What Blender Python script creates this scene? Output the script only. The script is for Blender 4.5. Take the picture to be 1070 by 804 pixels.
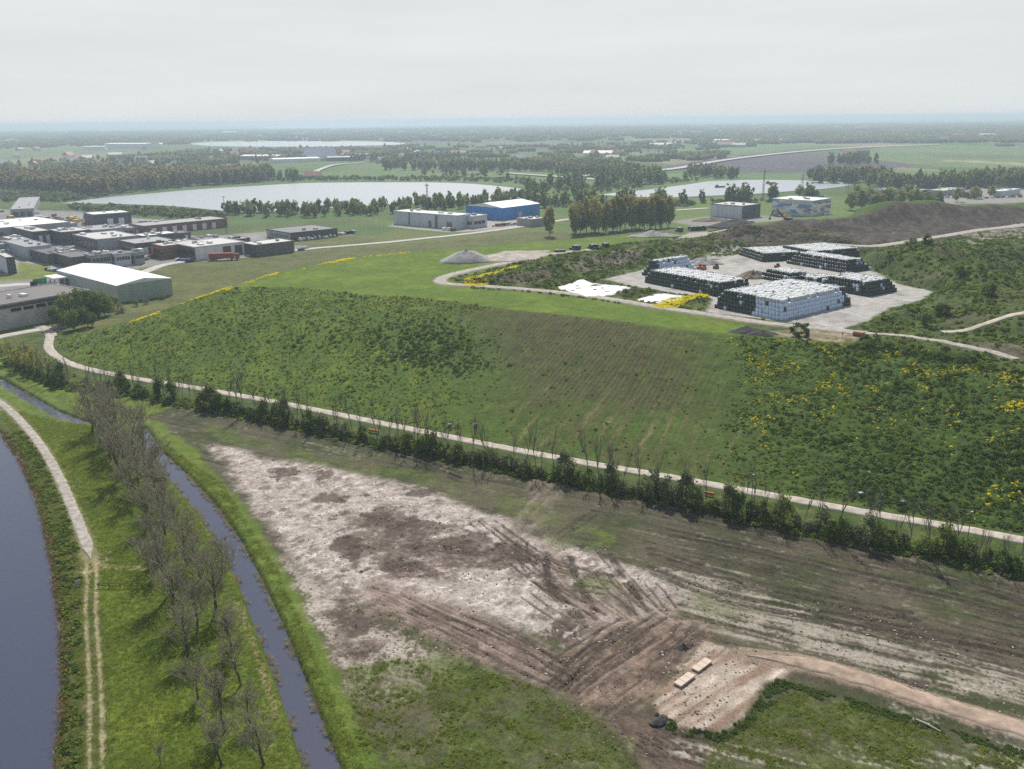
import bpy, bmesh, math, random
import numpy as np
from mathutils import Matrix, Vector
R = math.radians
random.seed(7); rng = np.random.default_rng(7)
for o in list(bpy.data.objects): bpy.data.objects.remove(o)
S = bpy.context.scene
C = S.collection

# ------------------------------------------------------------------ camera, sky, sun, exposure
CAMH, FPX = 75.0, 927.0                     # metres; focal length in pixels of the 1070 px wide photograph
PITCH, ROLL = math.atan((402 - 125) / FPX), R(-0.59)
cam_d = bpy.data.cameras.new('camera'); cam = bpy.data.objects.new('camera', cam_d); C.objects.link(cam)
cam_d.sensor_fit = 'HORIZONTAL'; cam_d.angle = 2 * math.atan(535 / FPX)
cam_d.clip_start = 1.0; cam_d.clip_end = 90000
CM = Matrix.Rotation(math.pi / 2 - PITCH, 3, 'X') @ Matrix.Rotation(ROLL, 3, 'Z')
cam.matrix_world = Matrix.Translation((0, 0, CAMH)) @ CM.to_4x4()
S.camera = cam
HAZE = .00019                               # density of the air, per metre

SUN_AZ, SUN_EL = R(-2.0), R(48)             # azimuth from +Y towards +X: almost straight ahead of the camera
w = bpy.data.worlds.new('World'); S.world = w; w.use_nodes = True
nt = w.node_tree; nt.nodes.clear()
wo = nt.nodes.new('ShaderNodeOutputWorld'); bg = nt.nodes.new('ShaderNodeBackground')
sky = nt.nodes.new('ShaderNodeTexSky'); sky.sky_type = 'NISHITA'; sky.sun_disc = False
sky.sun_elevation = SUN_EL; sky.sun_rotation = SUN_AZ; sky.dust_density = 1.5; sky.air_density = 1.0
tc = nt.nodes.new('ShaderNodeTexCoord'); mp = nt.nodes.new('ShaderNodeMapping')
mp.inputs['Scale'].default_value = (1.0, 1.0, 9.0)
cn = nt.nodes.new('ShaderNodeTexNoise'); cn.inputs['Scale'].default_value = 2.4; cn.inputs['Detail'].default_value = 7; cn.inputs['Roughness'].default_value = .55
cr = nt.nodes.new('ShaderNodeValToRGB')
cr.color_ramp.elements[0].position = .35; cr.color_ramp.elements[0].color = (6.9, 7.25, 7.35, 1)
cr.color_ramp.elements[1].position = .72; cr.color_ramp.elements[1].color = (7.8, 8.05, 8.1, 1)
mx = nt.nodes.new('ShaderNodeMix'); mx.data_type = 'RGBA'; mx.inputs[0].default_value = .88
nt.links.new(tc.outputs['Generated'], mp.inputs[0]); nt.links.new(mp.outputs[0], cn.inputs['Vector'])
nt.links.new(cn.outputs['Fac'], cr.inputs[0])
nt.links.new(sky.outputs[0], mx.inputs[6]); nt.links.new(cr.outputs[0], mx.inputs[7])
sx_ = nt.nodes.new('ShaderNodeSeparateXYZ'); mr_ = nt.nodes.new('ShaderNodeMapRange')     # hazy white near the horizon, clearer and bluer overhead
mr_.inputs[1].default_value = .10; mr_.inputs[2].default_value = .60; mr_.inputs[3].default_value = .95; mr_.inputs[4].default_value = .08; mr_.interpolation_type = 'SMOOTHSTEP'
nt.links.new(tc.outputs['Generated'], sx_.inputs[0]); nt.links.new(sx_.outputs[2], mr_.inputs[0]); nt.links.new(mr_.outputs[0], mx.inputs[0])
nt.links.new(mx.outputs[2], bg.inputs[0]); bg.inputs[1].default_value = .1
nt.links.new(bg.outputs[0], wo.inputs[0])
sl = bpy.data.lights.new('sun', 'SUN'); sl.energy = 5.0; sl.angle = R(.6); sl.color = (1, .95, .87)
so = bpy.data.objects.new('sun', sl); C.objects.link(so)
sd_ = Vector((math.sin(SUN_AZ) * math.cos(SUN_EL), math.cos(SUN_AZ) * math.cos(SUN_EL), math.sin(SUN_EL)))
so.rotation_euler = (-sd_).to_track_quat('-Z', 'Y').to_euler(); so.location = (0, 0, 300)
S.view_settings.view_transform = 'Standard'; S.view_settings.look = 'None'
S.view_settings.exposure = 0.06; S.view_settings.gamma = 1
cy = S.cycles
cy.use_denoising = False; cy.max_bounces = 5; cy.diffuse_bounces = 2; cy.glossy_bounces = 2; cy.transmission_bounces = 2
cy.volume_bounces = 1; cy.transparent_max_bounces = 6; cy.use_adaptive_sampling = True; cy.adaptive_threshold = .01
cy.caustics_reflective = False; cy.caustics_refractive = False; cy.sample_clamp_indirect = 4

# ------------------------------------------------------------------ pixel -> place, noise, distances
CMn = np.array(CM)
def ray(px, py):
    px = np.asarray(px, float); py = np.asarray(py, float)
    d = np.stack([(px - 535) / FPX, -(py - 402) / FPX, -np.ones_like(px)], -1)
    return d @ CMn.T
def P(px, py, z=0.0):                       # where the ray of a pixel meets the level z
    d = ray(px, py); t = (z - CAMH) / d[..., 2]
    return np.stack([d[..., 0] * t, d[..., 1] * t], -1)
def PL(pts, z=0.0):
    a = np.array(pts, float); return P(a[:, 0], a[:, 1], z)
def proj(x, y, z):
    x = np.asarray(x, float); v = np.stack([x, np.asarray(y, float), np.asarray(z, float) - CAMH + 0 * x], -1) @ CMn
    return 535 + FPX * v[..., 0] / -v[..., 2], 402 - FPX * v[..., 1] / -v[..., 2]
_perm = np.random.default_rng(3).permutation(4096).astype(np.int32)
_ga = np.random.default_rng(4).uniform(0, 2 * np.pi, 4096); _gx, _gy = np.cos(_ga).astype(np.float32), np.sin(_ga).astype(np.float32)
def pn(x, y, seed=0):
    x = np.asarray(x, np.float64) + seed * 37.31; y = np.asarray(y, np.float64) - seed * 17.77
    xi = np.floor(x); yi = np.floor(y); fx = (x - xi).astype(np.float32); fy = (y - yi).astype(np.float32)
    xi = xi.astype(np.int64); yi = yi.astype(np.int64)
    def g(i, j, dx, dy):
        h = _perm[(_perm[i & 4095] + j) & 4095]
        return _gx[h] * dx + _gy[h] * dy
    u = fx * fx * fx * (fx * (fx * 6 - 15) + 10); v = fy * fy * fy * (fy * (fy * 6 - 15) + 10)
    a = g(xi, yi, fx, fy); b = g(xi + 1, yi, fx - 1, fy); c = g(xi, yi + 1, fx, fy - 1); d = g(xi + 1, yi + 1, fx - 1, fy - 1)
    return ((a + (b - a) * u) + ((c + (d - c) * u) - (a + (b - a) * u)) * v) * 1.5     # about -1..1
def fbm(x, y, sc, o=4, seed=0, gain=.5):
    r = 0; a = 1; t = 0
    for k in range(o):
        r = r + a * pn(x / sc, y / sc, seed + k * 5); t += a; a *= gain; sc *= .5
    return r / t
def ss(a, b, x):
    t = np.clip((x - a) / (b - a), 0, 1); return t * t * (3 - 2 * t)
def dline(pts, X, Y, margin=1e9, closed=False):
    """distance to a polyline and the arc length along it; far points stay at 1e6"""
    pts = np.asarray(pts, float)
    D = np.full(X.shape, 1e6); A = np.zeros(X.shape)
    m = (X > pts[:, 0].min() - margin) & (X < pts[:, 0].max() + margin) & (Y > pts[:, 1].min() - margin) & (Y < pts[:, 1].max() + margin)
    if not m.any(): return D, A
    x = X[m]; y = Y[m]; d = np.full(x.shape, 1e12); a = np.zeros(x.shape); s0 = 0
    q = np.vstack([pts, pts[:1]]) if closed else pts
    for (ax, ay), (bx, by) in zip(q[:-1], q[1:]):
        L2 = (bx - ax) ** 2 + (by - ay) ** 2 + 1e-12
        t = np.clip(((x - ax) * (bx - ax) + (y - ay) * (by - ay)) / L2, 0, 1)
        e = (x - ax - t * (bx - ax)) ** 2 + (y - ay - t * (by - ay)) ** 2
        k = e < d; d[k] = e[k]; a[k] = s0 + t[k] * math.sqrt(L2); s0 += math.sqrt(L2)
    D[m] = np.sqrt(d); A[m] = a
    return D, A
def inpoly(pts, X, Y):
    pts = np.asarray(pts, float); r = np.zeros(X.shape, bool)
    m = (X > pts[:, 0].min()) & (X < pts[:, 0].max()) & (Y > pts[:, 1].min()) & (Y < pts[:, 1].max())
    x = X[m]; y = Y[m]; c = np.zeros(x.shape, bool)
    for (ax, ay), (bx, by) in zip(pts, np.roll(pts, -1, 0)):
        if ay == by: continue
        c ^= ((ay > y) != (by > y)) & (x < (bx - ax) * (y - ay) / (by - ay) + ax)
    r[m] = c; return r
def sdp(pts, X, Y, margin=60):              # signed distance, inside positive
    d, _ = dline(pts, X, Y, margin, True)
    return np.where(inpoly(pts, X, Y), d, -d)
def smooth(pts, n=6):                       # Catmull-Rom
    p = np.asarray(pts, float); q = np.vstack([2 * p[0] - p[1], p, 2 * p[-1] - p[-2]]); out = []
    for i in range(1, len(q) - 2):
        for t in np.linspace(0, 1, n, endpoint=False):
            a, b, c, d = q[i - 1:i + 3]
            out.append(.5 * ((2 * b) + (c - a) * t + (2 * a - 5 * b + 4 * c - d) * t * t + (3 * b - a - 3 * c + d) * t ** 3))
    out.append(p[-1]); return np.array(out)

# ------------------------------------------------------------------ layout lines (pixels of the photograph, put on their level)
HZ = 18.0                                   # level of the landfill's top
ROADPX = [(52, 352), (52, 366), (75, 381), (130, 394), (200, 405), (300, 423), (385, 440), (500, 463), (600, 482), (700, 499), (800, 517), (900, 535), (1000, 552), (1070, 565), (1240, 596)]
ROAD = smooth(PL(ROADPX)); 
toe = np.vstack([PL([(57, 353), (60, 362), (80, 377), (131, 390), (201, 401), (300, 419), (385, 435), (500, 458), (600, 476), (700, 492), (800, 510), (900, 528), (1000, 545), (1070, 557), (1240, 588)]),
                 [(420, 90), (900, 300), (1000, 700)],
                 PL([(1070, 216), (1000, 217), (850, 224), (720, 236), (640, 245), (560, 254), (440, 263), (410, 268), (340, 284), (260, 304), (190, 327), (120, 346)])])
crest = np.vstack([PL([(235, 302), (255, 299), (340, 303), (440, 312), (560, 326), (700, 343), (780, 351), (860, 358), (940, 367), (1070, 388), (1200, 410)], HZ),
                   [(420, 170), (800, 330), (850, 560)],
                   PL([(1000, 229), (850, 239), (720, 243), (640, 247), (560, 253), (470, 261), (420, 264), (370, 270), (300, 283)], HZ)])
CANAL = np.vstack([PL([(-90, 408), (0, 452), (20, 480), (38, 525), (52, 585), (60, 650), (61, 715), (56, 770), (52, 830)]), [(-36, 60), (-130, 40), (-260, 200)]])
STREAM = PL([(-60, 375), (0, 394), (30, 411), (60, 428), (85, 437), (100, 440), (84, 441), (58, 434), (28, 417), (0, 401), (-60, 383)])
STREAM2 = PL([(143, 446), (152, 446), (166, 468), (200, 499), (228, 530), (250, 562), (272, 604), (294, 652), (316, 704), (338, 760), (356, 808), (372, 860), (334, 860), (322, 806), (308, 760), (290, 706), (270, 655), (251, 607), (230, 566), (208, 534), (182, 502), (158, 474)])
PATH = smooth(PL([(-40, 398), (0, 421), (25, 444), (45, 470), (62, 500), (76, 532), (88, 562), (95, 585)]))
TRACK = smooth(PL([(95, 583), (96, 605), (95, 640), (98, 690), (100, 740), (100, 830)]))
SIDEP = smooth(PL([(248, 630), (258, 655), (270, 690), (280, 720), (288, 750)]))
TOPRD = smooth(PL([(905, 349), (860, 344), (800, 338), (740, 329), (680, 320), (610, 309), (540, 302), (495, 299), (466, 297), (460, 293), (470, 288), (500, 281), (540, 273), (575, 266), (620, 261)], HZ), 8)
RTRD = smooth(PL([(860, 249), (905, 251), (940, 248), (970, 243), (1010, 237), (1070, 230), (1130, 224)], HZ + 3))
RTRD2 = smooth(PL([(905, 349), (950, 352), (1000, 362), (1040, 370), (1062, 376)], HZ))
RTRD3 = smooth(PL([(985, 344), (1020, 343), (1070, 341), (1120, 340)], HZ + 1))
DIRTRD = smooth(PL([(780, 688), (840, 696), (900, 712), (960, 732), (1020, 751), (1070, 766), (1180, 800)]))
YARD = PL([(632, 292), (668, 283), (700, 276), (742, 274), (770, 266), (830, 266), (880, 268), (905, 280), (938, 297), (975, 305), (962, 314), (930, 322), (905, 336), (880, 344), (800, 334), (738, 326), (745, 312), (700, 306), (660, 299)], HZ)
FARRD = smooth(PL([(130, 292), (150, 285), (178, 276), (240, 269), (330, 260), (400, 254), (470, 247), (540, 238), (600, 229), (680, 222), (740, 218)]))

def ridge(X, Y, pts, h, wd, seed, fall=1.0):
    d, _ = dline(pts, X, Y, wd * 1.6)
    k = np.clip(1 - d / (wd * (1 + .25 * fbm(X, Y, wd * .9, 2, seed))), 0, 1)
    return h * (k * k * (3 - 2 * k)) * (1 + .25 * fbm(X, Y, wd * .7, 3, seed + 3))
RIDGES = [  # polyline, height, half width
    (PL([(775, 238), (800, 232), (850, 229), (905, 224), (960, 219)], 23), 4.6, 26),
    (PL([(940, 219), (1000, 216), (1070, 212), (1140, 206)], 25), 7.5, 40),
    (PL([(700, 262), (650, 267), (600, 273), (570, 279)], 20), 4.2, 13),
    (PL([(700, 258), (745, 256), (770, 254)], 20), 2.8, 9),
    (PL([(500, 293), (530, 291), (560, 288), (590, 284)], 19), 2.4, 8),
    (PL([(560, 296), (600, 292), (650, 292)], 19), 1.3, 5),
    (PL([(655, 305), (700, 301), (715, 303)], 19), 1.3, 4),
    (PL([(720, 318), (742, 312)], 18), 1.2, 4),
    (PL([(770, 251), (830, 249), (880, 254)], 18), 2.2, 8),
    (PL([(985, 275), (1010, 295), (1030, 310), (1080, 330)], 22), 5.0, 22),
    (PL([(900, 262), (950, 268), (1000, 262), (1070, 255)], 24), 6.5, 24),
    (PL([(1040, 285), (1075, 290), (1120, 300)], 24), 5.0, 22),
    (PL([(905, 336), (930, 330), (960, 326)], 19), 2.0, 6),
    (PL([(905, 361), (960, 369), (1010, 376)], 18), 2.0, 4.5),
    (PL([(990, 355), (1040, 362), (1090, 368)], 19), 1.6, 6),
]
def terrain(X, Y):
    X = np.asarray(X, float); Y = np.asarray(Y, float)
    dt = sdp(toe, X, Y, 40); dc = sdp(crest, X, Y, 400)
    z = np.where(dt > 0, np.where(dc > 0, 1.0, dt / (dt + np.maximum(-dc, 0) + 1e-9)), 0.0)
    z = HZ * (z * .82 + .18 * z * z * (3 - 2 * z))
    far = ss(800, 1200, np.hypot(X, Y))
    on = (dt > 0) & (far < 1)
    if on.any():
        zz = np.zeros(X.shape)
        for i, (p, h, wd) in enumerate(RIDGES): zz[on] += ridge(X[on], Y[on], p, h, wd, 50 + i * 7)
        zz += np.where(dt > 0, ss(0, 30, dt), 0) * .5 * fbm(X, Y, 30, 2, 91)
        d, _ = dline(TOPRD, X, Y, 12); zz *= ss(2.5, 7, d)
        sy = sdp(YARD, X, Y, 12); zz *= ss(1, 6, -sy)
        d, _ = dline(RTRD2, X, Y, 12); zz *= .3 + .7 * ss(1.5, 5, d)
        z = z + zz
    near = np.hypot(X, Y) < 700
    z = z + np.where(near, .25 * fbm(X, Y, 25, 2, 12) * (dt < 0), 0)
    dd, _ = dline(ROAD, X, Y, 8); z = np.where(dt < 0, z * ss(1.5, 5, dd), z)
    for poly, dep, bw in ((CANAL, 2.0, 1.6), (STREAM, 1.7, 1.1), (STREAM2, 2.0, 1.2)):
        s = sdp(poly, X, Y, 12); z = z - dep * ss(-bw, bw * .55, s)
    # raised pad and embankment of the dirt road
    sp = sdp(PAD, X, Y, 12); z = z + .45 * ss(-1.2, .6, sp) * (dt < 0)
    d, _ = dline(DIRTRD, X, Y, 12); z = np.maximum(z, .45 * ss(3.6, 1.6, d) * (dt < 0) - 5 * (d > 3.7))
    return z
PAD = PL([(735, 672), (790, 684), (834, 697), (822, 712), (800, 716), (780, 752), (752, 768), (716, 764), (694, 752), (680, 738), (696, 718), (716, 694)])

# ------------------------------------------------------------------ objects
def tag(o, label=None, cat=None, group=None, kind=None):
    if label: o['label'] = label
    if cat: o['category'] = cat
    if group: o['group'] = group
    if kind: o['kind'] = kind
    return o
def empty(name, loc, rz=0, label=None, cat=None, group=None):
    o = bpy.data.objects.new(name, None); C.objects.link(o); o.location = loc; o.rotation_euler = (0, 0, rz)
    o.empty_display_size = .5
    return tag(o, label, cat, group)
def mesh_np(name, V, F, mat=None, smooth_=False):
    me = bpy.data.meshes.new(name)
    V = np.asarray(V, np.float32); F = np.asarray(F, np.int32); k = F.shape[1]
    me.vertices.add(len(V)); me.vertices.foreach_set('co', V.ravel())
    me.loops.add(F.size); me.loops.foreach_set('vertex_index', F.ravel())
    me.polygons.add(len(F)); me.polygons.foreach_set('loop_start', np.arange(0, F.size, k, dtype=np.int32))
    me.polygons.foreach_set('loop_total', np.full(len(F), k, np.int32))
    if smooth_: me.polygons.foreach_set('use_smooth', np.ones(len(F), bool))
    me.update(calc_edges=True)
    if mat: me.materials.append(mat)
    return me
def link(name, me, parent=None, loc=(0, 0, 0), rz=0, sc=None):
    o = bpy.data.objects.new(name, me); C.objects.link(o); o.location = loc; o.rotation_euler = (0, 0, rz)
    if sc is not None: o.scale = sc
    if parent: o.parent = parent
    return o
class MB:                                   # boxes, tubes, quads collected into one mesh
    def __init__(s): s.v = []; s.f = []
    def poly(s, vs, fs):
        b = len(s.v); s.v += [tuple(map(float, q)) for q in vs]; s.f += [tuple(i + b for i in f) for f in fs]; return s
    def box(s, x0, x1, y0, y1, z0, z1, taper=0, rz=0, c=(0, 0)):
        t = taper
        q = [(x0, y0, z0), (x1, y0, z0), (x1, y1, z0), (x0, y1, z0), (x0 + t, y0 + t, z1), (x1 - t, y0 + t, z1), (x1 - t, y1 - t, z1), (x0 + t, y1 - t, z1)]
        if rz:
            ca, sa = math.cos(rz), math.sin(rz)
            q = [(c[0] + (a - c[0]) * ca - (b - c[1]) * sa, c[1] + (a - c[0]) * sa + (b - c[1]) * ca, z) for a, b, z in q]
        return s.poly(q, [(3, 2, 1, 0), (4, 5, 6, 7), (0, 1, 5, 4), (1, 2, 6, 5), (2, 3, 7, 6), (3, 0, 4, 7)])
    def tube(s, a, b, r0, r1=None, n=6, cap=True):
        r1 = r0 if r1 is None else r1; a = Vector(a); b = Vector(b); d = (b - a).normalized()
        u = d.orthogonal().normalized(); v = d.cross(u); vs = []
        for k in range(n):
            e = u * math.cos(2 * math.pi * k / n) + v * math.sin(2 * math.pi * k / n); vs += [a + e * r0, b + e * r1]
        fs = [(2 * k, 2 * ((k + 1) % n), 2 * ((k + 1) % n) + 1, 2 * k + 1) for k in range(n)]
        if cap: fs += [tuple(range(2 * n - 2, -1, -2)), tuple(range(1, 2 * n, 2))]
        return s.poly(vs, fs)
    def mesh(s, name, mat, bevel=0):
        me = bpy.data.meshes.new(name); me.from_pydata(s.v, [], s.f); me.update()
        if bevel:
            bm = bmesh.new(); bm.from_mesh(me); bmesh.ops.bevel(bm, geom=bm.edges[:], offset=bevel, segments=1, affect='EDGES'); bm.to_mesh(me); bm.free()
        me.materials.append(mat); return me
    def build(s, name, mat, parent=None, loc=(0, 0, 0), rz=0, bevel=0): return link(name, s.mesh(name, mat, bevel), parent, loc, rz)
def copy_tree(o, parent=None):
    c = o.copy(); C.objects.link(c); c.parent = parent
    for ch in [q for q in bpy.data.objects if q.parent == o] if not o.get('_k') else []: copy_tree(ch, c)
    return c

# ------------------------------------------------------------------ materials
def mat_new(name):
    m = bpy.data.materials.new(name); m.use_nodes = True
    n = m.node_tree; b = n.nodes['Principled BSDF']; return m, n, b
def N(n, t, **kw):
    x = n.nodes.new(t)
    for k, v in kw.items(): x.inputs[k].default_value = v
    return x
def mat_plain(name, col, rough=.7, var=.15, scale=.6, metal=0, spec=.3, bump=0, streak=False):
    """a colour broken up by two sizes of noise"""
    m, n, b = mat_new(name)
    t = n.nodes.new('ShaderNodeTexCoord'); nz = N(n, 'ShaderNodeTexNoise', Scale=scale, Detail=6, Roughness=.65)
    src = t.outputs['Object']
    if streak:
        mp = n.nodes.new('ShaderNodeMapping'); mp.inputs['Scale'].default_value = (1, 1, .12); n.links.new(src, mp.inputs[0]); src = mp.outputs[0]
    n.links.new(src, nz.inputs['Vector'])
    cr = n.nodes.new('ShaderNodeValToRGB'); e = cr.color_ramp.elements
    e[0].position = .3; e[0].color = (*[c * (1 - var) for c in col], 1); e[1].position = .7; e[1].color = (*[min(1, c * (1 + var)) for c in col], 1)
    n.links.new(nz.outputs['Fac'], cr.inputs[0]); n.links.new(cr.outputs[0], b.inputs['Base Color'])
    b.inputs['Roughness'].default_value = rough; b.inputs['Metallic'].default_value = metal; b.inputs['Specular IOR Level'].default_value = spec
    if bump:
        bp = N(n, 'ShaderNodeBump', Strength=.6, Distance=bump); n.links.new(nz.outputs['Fac'], bp.inputs['Height']); n.links.new(bp.outputs[0], b.inputs['Normal'])
    return m
def mat_leaf(name, c0, c1, trans=.45, scale=.5, rough=.6):
    """foliage: colour differs from plant to plant and clump to clump, some light passes through"""
    m, n, b = mat_new(name)
    t = n.nodes.new('ShaderNodeTexCoord'); nz = N(n, 'ShaderNodeTexNoise', Scale=scale, Detail=3)
    oi = n.nodes.new('ShaderNodeObjectInfo'); n.links.new(t.outputs['Object'], nz.inputs['Vector'])
    ad = n.nodes.new('ShaderNodeMath'); ad.operation = 'MULTIPLY_ADD'; ad.inputs[1].default_value = .55; n.links.new(oi.outputs['Random'], ad.inputs[0])
    mu = n.nodes.new('ShaderNodeMath'); mu.operation = 'MULTIPLY_ADD'; mu.inputs[1].default_value = 1.3; mu.inputs[2].default_value = -.42
    n.links.new(nz.outputs['Fac'], mu.inputs[0]); n.links.new(mu.outputs[0], ad.inputs[2])
    cr = n.nodes.new('ShaderNodeValToRGB'); e = cr.color_ramp.elements
    e[0].color = (*c0, 1); e[1].color = (*c1, 1); n.links.new(ad.outputs[0], cr.inputs[0])
    df = n.nodes.new('ShaderNodeBsdfDiffuse'); tr = n.nodes.new('ShaderNodeBsdfTranslucent'); mi = n.nodes.new('ShaderNodeMixShader'); mi.inputs[0].default_value = trans
    n.links.new(cr.outputs[0], df.inputs[0]); n.links.new(cr.outputs[0], tr.inputs[0])
    n.links.new(df.outputs[0], mi.inputs[1]); n.links.new(tr.outputs[0], mi.inputs[2])
    n.links.new(mi.outputs[0], n.nodes['Material Output'].inputs[0]); n.nodes.remove(b)
    return m
def mat_water(name, col, rough, wave, scale):
    m, n, b = mat_new(name); b.inputs['Base Color'].default_value = (*col, 1); b.inputs['Roughness'].default_value = rough
    b.inputs['IOR'].default_value = 1.33
    t = n.nodes.new('ShaderNodeTexCoord'); nz = N(n, 'ShaderNodeTexNoise', Scale=scale, Detail=4, Roughness=.6); n.links.new(t.outputs['Object'], nz.inputs['Vector'])
    bp = N(n, 'ShaderNodeBump', Strength=1, Distance=wave); n.links.new(nz.outputs['Fac'], bp.inputs['Height']); n.links.new(bp.outputs[0], b.inputs['Normal'])
    return m
def mat_ground():
    m, n, b = mat_new('ground'); b.inputs['Roughness'].default_value = .95; b.inputs['Specular IOR Level'].default_value = .12
    at = n.nodes.new('ShaderNodeAttribute'); at.attribute_name = 'Col'
    t = n.nodes.new('ShaderNodeTexCoord')
    n1 = N(n, 'ShaderNodeTexNoise', Scale=2.6, Detail=6, Roughness=.75); n2 = N(n, 'ShaderNodeTexNoise', Scale=.35, Detail=5, Roughness=.65)
    for q in (n1, n2): n.links.new(t.outputs['Object'], q.inputs['Vector'])
    r1 = n.nodes.new('ShaderNodeMapRange'); r1.inputs[1].default_value = .28; r1.inputs[2].default_value = .72; r1.inputs[3].default_value = .5; r1.inputs[4].default_value = 1.5
    r2 = n.nodes.new('ShaderNodeMapRange'); r2.inputs[1].default_value = .3; r2.inputs[2].default_value = .7; r2.inputs[3].default_value = .78; r2.inputs[4].default_value = 1.22
    n.links.new(n1.outputs['Fac'], r1.inputs[0]); n.links.new(n2.outputs['Fac'], r2.inputs[0])
    mu = n.nodes.new('ShaderNodeMath'); mu.operation = 'MULTIPLY'; n.links.new(r1.outputs[0], mu.inputs[0]); n.links.new(r2.outputs[0], mu.inputs[1])
    vm = n.nodes.new('ShaderNodeVectorMath'); vm.operation = 'SCALE'; n.links.new(at.outputs['Color'], vm.inputs[0]); n.links.new(mu.outputs[0], vm.inputs['Scale'])
    n.links.new(vm.outputs[0], b.inputs['Base Color'])
    bp = N(n, 'ShaderNodeBump', Strength=.55, Distance=.25); n.links.new(n1.outputs['Fac'], bp.inputs['Height']); n.links.new(bp.outputs[0], b.inputs['Normal'])
    return m
M = dict(
    ground=mat_ground(),
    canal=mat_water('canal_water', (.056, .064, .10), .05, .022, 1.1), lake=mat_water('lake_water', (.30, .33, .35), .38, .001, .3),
    gravel=mat_plain('gravel', (.335, .305, .265), .95, .4, .7, bump=.05), sandroad=mat_plain('pale_road', (.40, .355, .30), .95, .38, .45, bump=.04),
    asphalt=mat_plain('asphalt', (.20, .195, .19), .9, .2, .3), concrete=mat_plain('concrete', (.44, .42, .39), .9, .22, .25), dirtroad=mat_plain('dirt_road', (.31, .235, .18), .95, .45, .5, bump=.08),
    bark=mat_plain('bark', (.075, .066, .052), .95, .3, 3), barkpale=mat_plain('grey_bark', (.15, .135, .11), .95, .3, 3), twig=mat_plain('twig', (.31, .285, .195), .95, .3, 1.5),
    twigdark=mat_plain('dark_twig', (.17, .155, .115), .95, .3, 1.5),
    hedge=mat_leaf('hedge_leaf', (.065, .10, .03), (.25, .31, .085)), hedge2=mat_leaf('grey_willow_leaf', (.10, .135, .065), (.29, .33, .165)),
    poplar=mat_leaf('bronze_leaf', (.18, .175, .045), (.45, .41, .12)), broad=mat_leaf('broad_leaf', (.07, .115, .035), (.22, .27, .075)),
    willow=mat_leaf('willow_leaf', (.14, .175, .06), (.36, .38, .14)), wood=mat_leaf('wood_leaf', (.11, .145, .07), (.31, .32, .14)),
    woodbrown=mat_leaf('brown_wood_leaf', (.17, .15, .075), (.35, .30, .14)),
    weed=mat_leaf('weed_leaf', (.12, .175, .028), (.30, .35, .075), .42), weeddark=mat_leaf('dark_weed_leaf', (.055, .10, .026), (.16, .215, .052), .42),
    grass=mat_leaf('grass_blade', (.17, .235, .035), (.40, .42, .10), .3), straw=mat_leaf('dry_reed', (.30, .24, .13), (.62, .54, .36), .3), reedred=mat_leaf('brown_reed', (.19, .11, .06), (.36, .23, .13), .3),
    yellow=mat_leaf('yellow_flower', (.80, .66, .02), (.95, .86, .06), .3),
)

# ------------------------------------------------------------------ the ground: one sheet, finer where the camera is nearer
def rows():
    r = [2.0]
    while r[-1] < 30000:
        q = r[-1]; px = q * q / (FPX * CAMH)
        r.append(q + (6 if q < 78 else min(.30, px * 2) if q < 215 else min(.5, px * 2) if q < 450 else min(px * .9, .035 * q)))
    return np.array(r)
RR = rows()
th = np.concatenate([np.arange(-33.5, 33.5001, .088), np.linspace(34.5, 326 - .5, 90)])
TH = np.radians(th)
X = (RR[:, None] * np.sin(TH)[None, :]); Y = (RR[:, None] * np.cos(TH)[None, :])
nr, ncol = X.shape; X = X.ravel(); Y = Y.ravel(); RAD = np.hypot(X, Y)
Z = terrain(X, Y)
def lerp(c, d, m): return c + (np.asarray(d, float) - c) * m[:, None]
A = lambda *v: np.array(v, float)
near = RAD < 620
ix = np.where(near)[0]; x = X[ix]; y = Y[ix]
dtoe = sdp(toe, x, y, 60); dcr = sdp(crest, x, y, 200)
droad, aroad = dline(ROAD, x, y, 400)
f1 = fbm(x, y, 1.2, 3, 1); f4 = fbm(x, y, 4.5, 4, 2); f16 = fbm(x, y, 17, 4, 3); f60 = fbm(x, y, 60, 3, 4)
fine = fbm(x, y, .7, 2, 5)
px_, py_ = proj(x, y, Z[ix])
# --- lower land: meadow by default
grass = lerp(np.tile(A(.078, .122, .014), (len(x), 1)), A(.125, .172, .020), ss(-.4, .5, f16 + .5 * f4 + .4 * f60))
grass = lerp(grass, A(.055, .085, .016), ss(.1, .6, f4 - .3 * f16) * .7); grass = lerp(grass, A(.16, .155, .05), ss(.25, .6, f1 * .7 + f4 * .6) * .5)
farg = lerp(np.tile(A(.085, .098, .030), (len(x), 1)), A(.125, .13, .045), ss(-.2, .4, f16 + .3 * f4)); grass = lerp(grass, farg, ss(330, 370, np.hypot(x, y)))
col = grass.copy()
mz = .10 * f1 + .06 * fine                      # small relief
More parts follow.
